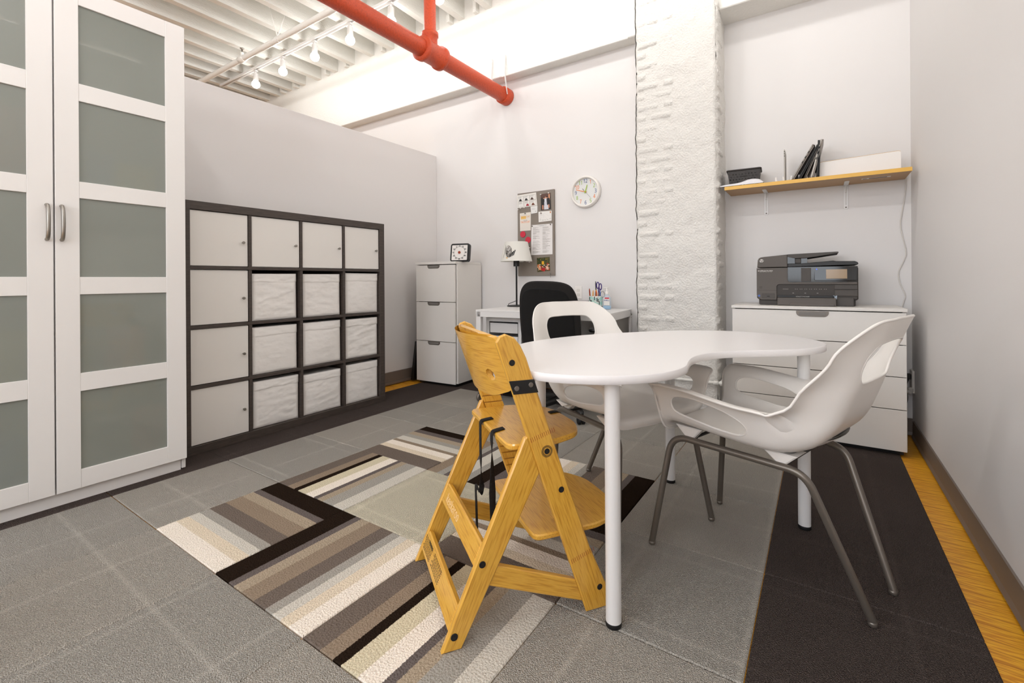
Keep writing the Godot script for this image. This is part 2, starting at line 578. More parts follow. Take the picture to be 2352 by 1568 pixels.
# ---------------------------------------------------------------- room shell
const XP := -3.50      # face of the partition
const XR := 0.49       # right wall
const ZB := -3.74      # back wall
const ZN := -3.86      # back wall of the niche right of the column
func room():
	var m := Mb.new()
	m.span(Vector3(-9.2, 0, ZB), Vector3(-0.9, 4.1, ZB - 0.4))
	struct(m, "wall_back", M.wall_paint)
	m = Mb.new()
	m.span(Vector3(-0.9, 0, ZN), Vector3(0.7, 4.1, ZN - 0.28))
	struct(m, "wall_niche", M.wall_paint)
	m = Mb.new()
	m.span(Vector3(XR, 0, ZN - 0.3), Vector3(XR + 0.2, 4.1, 3.2))
	struct(m, "wall_right", M.wall_paint)
	m = Mb.new()
	m.box(Vector3(XP - 0.06, 1.19, (ZB + 0.9) / 2.0), Vector3(0.12, 2.38, 0.9 - ZB), 0.003)
	struct(m, "wall_partition", M.wall_paint)
	m = Mb.new()
	m.span(Vector3(-9.4, 0, ZB - 0.4), Vector3(-9.2, 4.1, 3.2))
	struct(m, "wall_left", M.wall_paint)
	m = Mb.new()                                        # behind the camera: three tall windows
	var wx := [-9.4, -4.6, -3.0, -2.6, -1.0, -0.75, 0.35, 0.69]
	for k in 4: m.span(Vector3(wx[k * 2], 0, 3.2), Vector3(wx[k * 2 + 1], 4.1, 3.4))
	for k in 3:
		m.span(Vector3(wx[k * 2 + 1], 0, 3.2), Vector3(wx[k * 2 + 2], 0.9, 3.4))
		m.span(Vector3(wx[k * 2 + 1], 3.2, 3.2), Vector3(wx[k * 2 + 2], 4.1, 3.4))
	struct(m, "wall_front", M.wall_paint)
	for k in 3:
		var xa: float = wx[k * 2 + 1]
		var xb: float = wx[k * 2 + 2]
		m = Mb.new()
		for y in [0.92, 2.05, 3.18]: m.box(Vector3((xa + xb) / 2, y, 3.3), Vector3(xb - xa, 0.05, 0.06))
		for x in [xa + 0.025, (xa + xb) / 2, xb - 0.025]: m.box(Vector3(x, 2.05, 3.3), Vector3(0.05, 2.3, 0.06))
		struct(m, "window_%d" % (k + 1), M.white_metal)
		var al := AreaLight3D.new()
		al.name = "window_light"
		al.area_size = Vector2(xb - xa - 0.1, 2.2)
		al.position = Vector3((xa + xb) / 2, 2.05, 3.18)
		al.light_energy = WINDOW_ENERGY * (xb - xa) / 1.6
		al.light_color = Color(0.96, 0.98, 1.0)
		al.area_range = 14.0
		al.area_attenuation = 2.0
		al.shadow_enabled = true
		add_child(al)
	# big beam along the back wall, over the niche too
	m = Mb.new()
	m.box(Vector3(-5.15, 3.55, -3.775), Vector3(8.1, 1.174, 0.33), 0.006)
	m.box(Vector3(-0.15, 3.55, -3.84), Vector3(1.6, 1.174, 0.46), 0.006)
	struct(m, "beam", M.beam_paint)
	m = Mb.new()
	m.box(Vector3(-2.9, 2.985, -3.72), Vector3(3.4, 0.02, 0.02), 0.004)
	m.box(Vector3(-1.9, 2.962, -3.622), Vector3(1.25, 0.012, 0.03), 0.004)
	struct(m, "trim_1", M.beam_paint)
	# baseboards
	m = Mb.new()
	m.prism(poly([0, 0, 0.014, 0, 0.008, 0.02, 0.006, 0.102, 0, 0.105]), 0.0, 7.0, Transform3D(Basis(Vector3(-1, 0, 0), Vector3(0, 1, 0), Vector3(0, 0, -1)), Vector3(XR, 0.004, 3.2)))
	struct(m, "baseboard_right", M.baseboard_vinyl)
	m = Mb.new()
	m.prism(poly([0, 0, 0.03, 0, 0.03, 0.02, 0.012, 0.022, 0.008, 0.115, 0, 0.118]), 0.0, 4.6, Transform3D(Basis(Vector3(1, 0, 0), Vector3(0, 1, 0), Vector3(0, 0, 1)), Vector3(XP, 0.0, ZB)))
	struct(m, "baseboard_left", M.baseboard_vinyl)
	m = Mb.new()
	m.prism(poly([0, 0, 0.014, 0, 0.008, 0.02, 0.006, 0.102, 0, 0.105]), 0.0, 1.2, Transform3D(Basis(Vector3(0, 0, 1), Vector3(0, 1, 0), Vector3(-1, 0, 0)), Vector3(XR, 0.004, ZN)))
	m.prism(poly([0, 0, 0.014, 0, 0.008, 0.02, 0.006, 0.102, 0, 0.105]), 0.0, 2.4, Transform3D(Basis(Vector3(0, 0, 1), Vector3(0, 1, 0), Vector3(-1, 0, 0)), Vector3(-1.1, 0.004, ZB)))
	struct(m, "baseboard_back", M.baseboard_vinyl)
	column()

func column():
	# painted brick pier: a rough plastered body with courses of bricks that show through at its left and on its side
	var x0 := -1.195
	var x1 := -0.60
	var zf := -3.535
	var n1 := FastNoiseLite.new()
	n1.seed = 5; n1.frequency = 3.5; n1.fractal_octaves = 4
	var n2 := FastNoiseLite.new()
	n2.seed = 8; n2.frequency = 14.0; n2.fractal_octaves = 3
	var f := func(u: float, v: float, w: float) -> float: return n1.get_noise_3d(u, v, w) * 0.012 + n2.get_noise_3d(u, v, w) * 0.005
	var root := Node3D.new()
	root.name = "brick_column"
	add_child(root)
	root.set_meta("kind", "structure")
	var m := Mb.new()
	var H := 4.0
	m.grid(60, 260, func(u, v): return Vector3(lerp(x0 + 0.008, x1 - 0.01, u) + (0.0 if u > 0.0 else f.call(0, v * H, 3) * 1.2), v * H, zf + f.call(lerpf(x0, x1, u), v * H, 0.0) - (0.012 if u == 1.0 or u == 0.0 else 0.0)))
	m.grid(26, 260, func(u, v): return Vector3(x1 + f.call(zf - u * 0.34, v * H, 7.0) * 0.8 - (0.01 if u == 0.0 else 0.0), v * H, lerp(zf - 0.012 + (f.call(x1, v * H, 0.0) if u == 0.0 else 0.0), ZN - 0.01, u)))
	m.grid(16, 260, func(u, v): return Vector3(x0 + f.call(0, v * H, 3) * (1.2 if u == 1.0 else 0.6), v * H, lerp(ZB - 0.01, zf - 0.012 + (f.call(x0, v * H, 0.0) if u == 1.0 else 0.0), u)))
	part(m, "plaster_body", M.plaster, root)
	var rg := RandomNumberGenerator.new()
	rg.seed = 11
	var course := 0.0815
	for k in 46:
		var y := 0.10 + k * course
		var run := 0.10 if k % 2 == 0 else 0.205
		var xs := x0
		for b in 2 if rg.randf() < 0.75 else 1:
			var w := run if b == 0 else (0.20 if k % 2 == 0 else 0.10)
			if rg.randf() < (0.12 if b == 0 else 0.45):
				xs += w
				continue
			brick(root, Vector3(xs + w * 0.5, y + course * 0.45, zf), Vector3(w - 0.012, course - 0.014, 0.03), rg, Basis())
			xs += w
		if k > 1:
			brick(root, Vector3(x1, y + course * 0.45, zf - (0.06 if k % 2 else 0.11)), Vector3(0.10 if k % 2 else 0.2, course - 0.014, 0.02), rg, Basis(Vector3.UP, PI / 2))

func brick(root: Node3D, c: Vector3, s: Vector3, rg: RandomNumberGenerator, bas: Basis):
	var n := FastNoiseLite.new()
	n.seed = rg.randi() % 9999; n.frequency = 22.0
	var prd := rg.randf_range(-0.005, 0.003)
	var tilt := Basis(Vector3.BACK, rg.randf_range(-0.02, 0.02))
	var m := Mb.new()
	var hw := s.x * 0.5 * rg.randf_range(0.94, 1.0)
	var hh := s.y * 0.5 * rg.randf_range(0.9, 1.04)
	m.grid(7, 4, func(u, v):
		var e := minf(minf(u, 1.0 - u) * 2.0 * hw, minf(v, 1.0 - v) * 2.0 * hh)
		var d := 0.009 * (1.0 - exp(-e / 0.012)) + n.get_noise_3d(u * 0.2, v * 0.08, 0) * 0.004
		return Vector3(lerpf(-hw, hw, u), lerpf(-hh, hh, v), (prd + d) if e > 0.0 else -0.012))
	part(m, "brick", M.plaster, root, Transform3D(bas * tilt, c))

func ceiling():
	var root := Node3D.new()
	root.name = "ceiling"
	add_child(root)
	root.set_meta("kind", "structure")
	var m := Mb.new()
	m.span(Vector3(-9.4, 3.97, ZN - 0.3), Vector3(0.7, 4.12, 3.4))
	part(m, "deck", M.joist_paint, root)
	var rg := RandomNumberGenerator.new()
	rg.seed = 3
	var xs := [-6.66, -6.37, -6.08, -5.75, -5.40, -5.05, -4.715, -4.36]
	var x := -4.36
	while x < 0.3:
		x += 0.345
		xs.append(x)
	x = -6.66
	while x > -8.9:
		x -= 0.33
		xs.append(x)
	var nz := FastNoiseLite.new()
	nz.frequency = 0.8
	var jm := []
	for v in 4:                                         # four sawn joists, each a little crooked
		var j := Mb.new()
		var ln := 7.2
		var at := func(u: float, w: float) -> Vector3:
			var o: Vector2 = [Vector2(-0.035, 0.0), Vector2(0.035, 0.0), Vector2(0.035, 0.31), Vector2(-0.035, 0.31)][int(u * 4.0 + 0.001) % 4]
			return Vector3(o.x + nz.get_noise_2d(w * 6.0, v * 9.0) * 0.006, o.y + nz.get_noise_2d(w * 9.0 + 40.0, v * 9.0) * 0.012, -3.68 + w * ln)
		j.flat()
		for s in 24:
			for k in 4:
				j.quad(at.call(k / 4.0, s / 24.0), at.call((k + 1) / 4.0, s / 24.0), at.call((k + 1) / 4.0, (s + 1) / 24.0), at.call(k / 4.0, (s + 1) / 24.0))
		jm.append(j.done())
	for i in xs.size():
		part(jm[i % 4], "joist", M.joist_paint, root, Transform3D(Basis(), Vector3(xs[i] - 0.035, 3.665 + rg.randf_range(-0.01, 0.012), 0)))
		if i % 3 != 1:
			m = Mb.new()
			m.box(Vector3(xs[i] - 0.13 - rg.randf() * 0.06, 3.80, -3.60), Vector3(0.045, 0.29, 0.07 + rg.randf() * 0.07), 0.004)
			part(m, "blocking", M.joist_paint, root)
	# pipework
	var gp := thing("sprinkler_pipe", "pale grey sprinkler pipe crossing under the ceiling joists", "pipe", Vector3(0, 3.50, -2.59))
	m = Mb.new()
	m.tube([Vector3(-8.8, 0, 0), Vector3(0.45, 0, 0)], 0.03, 18)
	part(m, "pipe", M.beam_paint, gp)
	for cx in [-5.35, -2.35]:
		m = Mb.new()
		m.tube([Vector3(cx - 0.05, 0, 0), Vector3(cx - 0.045, 0, 0), Vector3(cx + 0.045, 0, 0), Vector3(cx + 0.05, 0, 0)], [0.03, 0.038, 0.038, 0.03], 18)
		m.tube([Vector3(cx, 0.02, 0), Vector3(cx, 0.075, 0)], 0.016, 12)
		part(m, "coupling", M.beam_paint, gp)
		m = Mb.new()
		m.tube([Vector3(cx, 0.07, 0), Vector3(cx, 0.10, 0)], 0.009, 10)
		m.lathe([Vector2(0.004, 0.10), Vector2(0.022, 0.118), Vector2(0.022, 0.122), Vector2(0.0, 0.123)], 14, Transform3D(Basis(), Vector3(cx, 0, 0)))
		for sx in [-1, 1]: m.tube([Vector3(cx + sx * 0.012, 0.085, 0), Vector3(cx + sx * 0.015, 0.105, 0), Vector3(cx, 0.118, 0)], 0.003, 6)
		part(m, "sprinkler_head", M.brushed_metal, gp)
	for cx in [-4.62, -1.9]:
		m = Mb.new()
		m.tube([Vector3(cx - 0.025, 0, 0), Vector3(cx + 0.025, 0, 0)], 0.034, 18)
		m.tube([Vector3(cx, 0.03, 0.0), Vector3(cx - 0.03, 0.40, 0.10)], 0.006, 8)
		m.tube([Vector3(cx, 0.03, 0.0), Vector3(cx + 0.02, 0.40, -0.10)], 0.006, 8)
		part(m, "hanger", M.beam_paint, gp)
	red_pipe()

func red_pipe():
	var px := -2.548
	var py := 2.81
	var rp := thing("red_standpipe", "orange-red painted standpipe running overhead to the back wall", "pipe", Vector3(px, py, 0))
	var m := Mb.new()
	m.tube([Vector3(0, 0, -3.735), Vector3(0, 0, 3.1)], 0.066, 40)
	part(m, "pipe", M.red_pipe, rp)
	m = Mb.new()
	m.tube([Vector3(0, 0, -3.735), Vector3(0, 0, -3.70), Vector3(0, 0, -3.655), Vector3(0, 0, -3.65)], [0.081, 0.081, 0.081, 0.066], 40)
	part(m, "wall_collar", M.red_pipe, rp)
	var zc := -2.66
	m = Mb.new()
	m.tube([Vector3(0, 0, zc - 0.135), Vector3(0, 0, zc - 0.13), Vector3(0, 0, zc - 0.10), Vector3(0, 0, zc - 0.095), Vector3(0, 0, zc + 0.06), Vector3(0, 0, zc + 0.065), Vector3(0, 0, zc + 0.10), Vector3(0, 0, zc + 0.105)], [0.068, 0.094, 0.094, 0.082, 0.082, 0.094, 0.094, 0.068], 40)
	m.tube([Vector3(0, 0.05, zc), Vector3(0, 0.12, zc), Vector3(0, 0.125, zc), Vector3(0, 0.155, zc), Vector3(0, 0.16, zc)], [0.058, 0.058, 0.066, 0.066, 0.05], 30)
	part(m, "tee_fitting", M.red_pipe, rp)
	m = Mb.new()
	m.tube([Vector3(0, 0.1, zc), Vector3(0, 1.16, zc)], 0.047, 30)
	part(m, "riser", M.red_pipe, rp)
	# two strap hangers from the beam's face
	var hg := thing("strap_hanger", "pair of white metal strap hangers holding the red pipe to the beam", "bracket", Vector3(px, py, -3.60))
	for sx in [-1, 1]:
		m = Mb.new()
		m.tube([Vector3(sx * 0.075, -0.02, -0.03), Vector3(sx * 0.078, 0.10, 0.0), Vector3(sx * 0.078, 0.16, 0.012), Vector3(sx * 0.078, 0.34, 0.0)], [0.007, 0.013, 0.013, 0.013], 8, false, true, 0.25)
		m.sphere(Vector3(sx * 0.078, 0.31, 0.006), 0.006, 8)
		m.sphere(Vector3(sx * 0.078, 0.22, 0.012), 0.006, 8)
		part(m, "strap", M.white_metal, hg)

# ---------------------------------------------------------------- carpet tiles on plywood
func stripes(design: int) -> ImageTexture:
	var wht := Color(0.93, 0.885, 0.83); var bei := Color(0.86, 0.80, 0.71); var ltg := Color(0.80, 0.775, 0.73); var gry := Color(0.63, 0.61, 0.575)
	var dtp := Color(0.44, 0.395, 0.36); var tan := Color(0.565, 0.50, 0.43); var spk := Color(0.65, 0.59, 0.51); var dgr := Color(0.41, 0.375, 0.36); var blk := Color(0.155, 0.12, 0.095)
	var crm := Color(0.82, 0.775, 0.665)
	var seq: Array = [
		[0.0, wht, 0.128, bei, 0.22, ltg, 0.30, gry, 0.38, dtp, 0.51, tan, 0.655, spk, 0.755, dgr, 0.82, blk],
		[0.0, dtp, 0.15, tan, 0.258, blk, 0.326, crm, 0.45, wht, 0.575, dgr, 0.63, spk, 0.715, gry, 0.86, ltg],
		[0.0, tan, 0.13, gry, 0.22, dgr, 0.28, ltg, 0.43, gry, 0.52, blk, 0.68, dgr, 0.83, wht],
		[0.0, dtp, 0.21, bei, 0.30, wht, 0.41, tan, 0.47, ltg, 0.585, gry, 0.67, spk, 0.765, dgr, 0.86, blk]][design]
	var n := 512
	var nz := FastNoiseLite.new()
	nz.frequency = 0.16; nz.seed = design + 2
	var rough := FastNoiseLite.new()
	rough.frequency = 0.5; rough.seed = design + 20
	var tf := FastNoiseLite.new()
	tf.frequency = 0.24; tf.seed = 31; tf.fractal_octaves = 2
	var im := Image.create(n, n, false, Image.FORMAT_RGB8)
	for y in n:
		for x in n:
			var s := (float(x) + 2.2 * nz.get_noise_2d(x * 0.4, y) + 1.6 * rough.get_noise_2d(x * 0.3, y)) / n
			var k := 0
			while k + 2 < seq.size() and s > seq[k + 2]: k += 2
			var c: Color = seq[k + 1]
			var t := tf.get_noise_2d(x, y)
			var v := 1.0 + 0.16 * t
			if c == spk: v = 1.0 + 0.42 * rough.get_noise_2d(x * 1.3, y * 1.3) + 0.1 * t
			elif c == dtp or c == bei: v += 0.12 * rough.get_noise_2d(x, y)
			im.set_pixel(x, y, Color(clampf(c.r * v, 0, 1), clampf(c.g * v, 0, 1), clampf(c.b * v, 0, 1)))
	return ImageTexture.create_from_image(im)

func carpet():
	var root := Node3D.new()
	root.name = "floor"
	add_child(root)
	root.set_meta("kind", "structure")
	var m := Mb.new()
	m.span(Vector3(-9.4, -0.15, ZN - 0.3), Vector3(0.7, -0.008, 3.4))
	part(m, "plywood_floor", M.plywood, root)
	var zs := [1.355, 0.83, 0.305, -0.222, -0.747, -1.2635, -1.785, -2.31, -2.80, -3.295, -3.72]
	var xs := [-3.29, -2.795, -2.27, -1.752, -1.225, -0.692, -0.163, 0.378]
	for d in 4:
		var q := mat("carpet_striped_%d" % d, Color.WHITE, 1.0)
		q.albedo_texture = stripes(d)
		q.texture_repeat = false
		relief(q, noise_tex(0.11, 512, FastNoiseLite.TYPE_SIMPLEX_SMOOTH, 2, null, 4), 0.3)
		q.specular_mode = BaseMaterial3D.SPECULAR_DISABLED
	# [design, quarter turns]: u of the picture runs along +x, -z, -x or +z
	var rug := [[[3, 1], [2, 0], [0, 0]], [[1, 0], [-1, 0], [3, 1]], [[0, 1], [0, 2], [1, 0]]]
	var rg := RandomNumberGenerator.new()
	rg.seed = 21
	for j in zs.size() - 1:
		for i in xs.size() - 1:
			var a := Vector3(xs[i], 0, zs[j + 1])
			var b := Vector3(xs[i + 1], 0, zs[j])
			var up := rg.randf_range(-0.0008, 0.0008)
			var in_rug := i >= 2 and i <= 4 and j >= 4 and j <= 6
			m = Mb.new()
			var g := 0.0012
			var lo := Vector3(a.x + g, -0.008, a.z + g)
			var hi := Vector3(b.x - g, up, b.z - g)
			var cm: Material = M.carpet_grey if (i + j) % 2 else M.carpet_grey_b
			if i == 0 or i == 6 or j == zs.size() - 2: cm = M.carpet_dark
			if in_rug:
				var r: Array = rug[6 - j][i - 2]
				if r[0] >= 0:
					tile_uv(m, lo, hi, r[1])
					part(m, "carpet_tile", M["carpet_striped_%d" % r[0]], root)
					continue
				cm = M.carpet_cream
			m.box((lo + hi) * 0.5, hi - lo, 0.0035)
			part(m, "carpet_tile", cm, root)

func tile_uv(m: Mb, lo: Vector3, hi: Vector3, turns: int):
	var uv := func(u: float, v: float) -> Vector2:     # u along +x, v along -z
		match turns:
			0: return Vector2(u, v)
			1: return Vector2(v, u)
			2: return Vector2(1.0 - u, v)
		return Vector2(1.0 - v, u)
	var e := 0.003
	m.flat()
	var P := [Vector3(lo.x + e, hi.y, hi.z - e), Vector3(hi.x - e, hi.y, hi.z - e), Vector3(hi.x - e, hi.y, lo.z + e), Vector3(lo.x + e, hi.y, lo.z + e)]
	var U := [uv.call(0, 0), uv.call(1, 0), uv.call(1, 1), uv.call(0, 1)]
	var Q := [Vector3(lo.x, hi.y - e, hi.z), Vector3(hi.x, hi.y - e, hi.z), Vector3(hi.x, hi.y - e, lo.z), Vector3(lo.x, hi.y - e, lo.z)]
	m.triuv(P[0], P[1], P[2], U[0], U[1], U[2])
	m.triuv(P[0], P[2], P[3], U[0], U[2], U[3])
	for k in 4:
		var l := (k + 1) % 4
		m.triuv(Q[k], Q[l], P[l], U[k], U[l], U[l]); m.triuv(Q[k], P[l], P[k], U[k], U[l], U[k])
		var kd := Vector3(0, lo.y - Q[k].y, 0)
		m.triuv(Q[k] + kd, Q[l] + kd, Q[l], U[k], U[l], U[l]); m.triuv(Q[k] + kd, Q[l], Q[k], U[k], U[l], U[k])

# ---------------------------------------------------------------- wardrobe with frosted doors
func wardrobe():
	var w := thing("wardrobe", "tall white wardrobe with frosted five-pane glass doors and bow handles", "wardrobe", Vector3(-2.865, 0, -0.566))
	var m := Mb.new()
	for z in [0.512, -0.512]: m.box(Vector3(-0.29, 1.195, z * 0.985), Vector3(0.58, 2.375, 0.018), 0.001)
	m.box(Vector3(-0.29, 2.374, 0), Vector3(0.58, 0.018, 1.0))
	m.box(Vector3(-0.29, 0.07, 0), Vector3(0.58, 0.02, 1.0))
	m.box(Vector3(-0.575, 1.2, 0), Vector3(0.008, 2.3, 1.0))
	m.box(Vector3(-0.29, 1.2, 0), Vector3(0.56, 2.3, 0.018))
	part(m, "carcass", M.white_foil, w)
	m = Mb.new()
	m.box(Vector3(-0.012, 0.03, 0), Vector3(0.016, 0.06, 0.985), 0.001)
	part(m, "plinth", M.white_foil, w)
	for y in [0.55, 0.97, 1.43, 1.90]:
		for z in [-0.255, 0.255]:
			m = Mb.new()
			m.box(Vector3(-0.30, y, z), Vector3(0.5, 0.02, 0.475), 0.001)
			part(m, "shelf", M.white_foil, w)
	var panes := [[0.147, 0.509], [0.592, 0.957], [1.038, 1.403], [1.48, 1.853], [1.934, 2.298]]
	for s in [-1, 1]:                                  # s = -1 is the door beside the shelving
		var d := Node3D.new()
		d.name = "door"
		w.add_child(d, true)
		var fx := 0.0
		m = Mb.new()
		var z0: float = 0.003 * s
		for q in [[0.003, 0.085], [0.425, 0.512]]:
			m.span(Vector3(fx, 0.062, q[0] * s), Vector3(fx + 0.02, 2.384, q[1] * s), 0.0012)
		part(m, "stile", M.white_foil, d)
		var ys := [0.062]
		for q in panes: ys.append_array(q)
		ys.append(2.384)
		for k in 6:
			m = Mb.new()
			m.span(Vector3(fx, ys[k * 2], 0.085 * s), Vector3(fx + 0.0192, ys[k * 2 + 1], 0.425 * s), 0.0012)
			part(m, "rail", M.white_foil, d)
		for q in panes:
			m = Mb.new()
			m.span(Vector3(fx + 0.006, q[0] - 0.006, 0.08 * s), Vector3(fx + 0.011, q[1] + 0.006, 0.43 * s))
			part(m, "glass_pane", M.frosted, d)
		m = Mb.new()
		var hz: float = 0.024 * s
		var arch := []
		for k in 13:
			var g := PI * k / 12.0
			arch.append(Vector3(fx + 0.018 + 0.034 * pow(sin(g), 0.55), 1.2815 - 0.077 * cos(g) * (1.0 if absf(cos(g)) < 0.99 else 1.0), hz))
		m.tube(arch, 0.0075, 10, false, true, 1.0)
		part(m, "handle", M.brushed_metal, d)
	# what shows dimly behind the frosted panes
	var items := [
		["storage_box", "pale box with a blue lower edge behind the frosted top pane", "box", Vector3(-0.16, 1.912, -0.2), Vector3(0.24, 0.15, 0.18), "pale_grey"],
		["storage_box", "blue box behind the frosted top pane, under the pale one's end", "box", Vector3(-0.06, 1.912, -0.19), Vector3(0.03, 0.07, 0.22), "soft_blue"],
		["storage_box", "yellowish box dimly seen behind the frosted second pane", "box", Vector3(-0.15, 1.442, -0.32), Vector3(0.22, 0.17, 0.16), "soft_yellow"],
		["storage_box", "bluish box dimly seen behind the frosted second pane", "box", Vector3(-0.15, 1.442, -0.17), Vector3(0.22, 0.20, 0.10), "soft_blue"],
		["storage_box", "wide pale box dimly seen behind the frosted middle pane", "box", Vector3(-0.17, 0.982, -0.25), Vector3(0.28, 0.26, 0.36), "off_white"],
		["storage_box", "pale red package dimly seen behind the frosted fourth pane", "box", Vector3(-0.10, 0.562, -0.27), Vector3(0.14, 0.22, 0.15), "soft_red"],
		["storage_box", "dark box dimly seen behind the frosted fourth pane", "box", Vector3(-0.22, 0.562, -0.16), Vector3(0.2, 0.33, 0.14), "soft_black"],
		["storage_box", "reddish crate low behind the frosted bottom pane of the door beside the shelving", "box", Vector3(-0.14, 0.08, -0.36), Vector3(0.24, 0.28, 0.14), "soft_red"],
		["storage_box", "grey drawer box low behind the frosted bottom pane of the door beside the shelving", "box", Vector3(-0.14, 0.08, -0.17), Vector3(0.24, 0.30, 0.2), "shade_grey"],
		["storage_box", "red upright board behind the frosted top pane of the other door", "box", Vector3(-0.06, 1.912, 0.25), Vector3(0.04, 0.42, 0.16), "soft_red"],
		["storage_box", "dull red box behind the frosted second pane of the other door", "box", Vector3(-0.12, 1.442, 0.2), Vector3(0.16, 0.34, 0.26), "soft_red"],
		["storage_box", "pale blue and yellow carton low behind the other door", "box", Vector3(-0.12, 0.08, 0.2), Vector3(0.16, 0.26, 0.22), "soft_blue"],
		["storage_box", "brown carton behind the frosted fourth pane of the other door", "box", Vector3(-0.12, 0.562, 0.2), Vector3(0.16, 0.24, 0.24), "soft_yellow"]]
	for q in items:
		m = Mb.new()
		var s: Vector3 = q[4]
		m.box(Vector3(0, s.y * 0.5, 0), s, 0.006)
		m.box(Vector3(0, s.y * 0.88, 0), Vector3(s.x + 0.008, s.y * 0.16, s.z + 0.008), 0.003)
		solo(m, q[0], M[q[5]], q[1], q[2], "things stored in the wardrobe", Transform3D(Basis(), Vector3(-2.865, 0, -0.566) + q[3]))

# ---------------------------------------------------------------- cube shelving with doors and canvas boxes
func shelving():
	var z1 := -2.607
	var z0 := -1.125
	var hgt := 1.488
	var fx := -3.037
	var dep := 0.385
	var th := 0.049
	var dv := 0.0185
	var cell := (z0 - z1 - 2 * th - 3 * dv) / 4.0
	var cy := (hgt - 2 * th - 3 * dv) / 4.0
	var r := thing("cube_shelving", "dark brown four-by-four cube shelving unit against the partition", "shelving unit", Vector3(fx, 0, (z0 + z1) / 2))
	var zc := (z0 + z1) / 2
	var m := Mb.new()
	for y in [0.0, hgt - th]:
		m = Mb.new()
		m.span(Vector3(-dep, y, z1 - zc), Vector3(0, y + th, z0 - zc), 0.0012)
		part(m, "board", M.black_brown, r)
	for z in [z1, z0 - th]:
		m = Mb.new()
		m.span(Vector3(-dep, th, z - zc), Vector3(-0.0005, hgt - th, z + th - zc), 0.0012)
		part(m, "side_panel", M.black_brown, r)
	for k in 3:
		m = Mb.new()
		var y := th + (k + 1) * cy + k * dv
		m.span(Vector3(-dep, y, z1 + th - zc), Vector3(-0.003, y + dv, z0 - th - zc), 0.0008)
		part(m, "shelf", M.black_brown, r)
	for k in 3:
		for j in 4:
			m = Mb.new()
			var z := z1 + th + (k + 1) * cell + k * dv - zc
			m.span(Vector3(-dep, th + j * (cy + dv), z), Vector3(-0.0045, th + j * (cy + dv) + cy, z + dv), 0.0008)
			part(m, "divider", M.black_brown, r)
	m = Mb.new()
	m.span(Vector3(-dep - 0.004, th, z1 + 0.02 - zc), Vector3(-dep, hgt - th, z0 - 0.02 - zc))
	part(m, "back_panel", M.black_brown, r)
	var rg := RandomNumberGenerator.new()
	rg.seed = 77
	var col_n := ["column beside the wardrobe", "second column from the wardrobe", "third column from the wardrobe", "column farthest from the wardrobe"]
	var row_n := ["bottom row", "second row up", "third row up", "top row"]
	for c in 4:                                        # c = 0 beside the wardrobe
		for j in 4:
			var za := z0 - th - c * (cell + dv)         # near edge of the cell
			var yb := th + j * (cy + dv)
			var mid := Vector3(fx, yb, za - cell / 2)
			if c == 0 or j == 3:
				var ins := thing("cube_door_insert", "white door insert with a small metal knob, %s, %s" % [col_n[c], row_n[j]], "cabinet door", mid, 0.0, "door inserts of the cube shelving")
				m = Mb.new()
				for s in [-1, 1]: m.span(Vector3(-0.36, 0.001, s * (cell / 2 - 0.014)), Vector3(-0.03, cy - 0.001, s * (cell / 2 - 0.001)))
				m.span(Vector3(-0.36, 0.001, -cell / 2 + 0.014), Vector3(-0.03, 0.014, cell / 2 - 0.014))
				m.span(Vector3(-0.36, cy - 0.014, -cell / 2 + 0.014), Vector3(-0.03, cy - 0.001, cell / 2 - 0.014))
				part(m, "frame", M.white_lacquer, ins)
				m = Mb.new()
				m.span(Vector3(-0.028, 0.003, -cell / 2 + 0.003), Vector3(-0.012, cy - 0.004, cell / 2 - 0.003), 0.0015)
				var dn := part(m, "door", M.white_lacquer, ins)
				m = Mb.new()
				m.lathe([Vector2(0.004, 0), Vector2(0.004, 0.012), Vector2(0.004, 0.012), Vector2(0.0085, 0.014), Vector2(0.0085, 0.022), Vector2(0.0085, 0.022), Vector2(0.0, 0.023)], 14, Transform3D(Basis(Vector3.BACK, -PI / 2), Vector3(-0.0125, cy * 0.46, -cell / 2 + 0.036)))
				part(m, "knob", M.brushed_metal, dn)
			else:
				canvas_box(mid, cell, cy, c, j, rg, col_n, row_n)

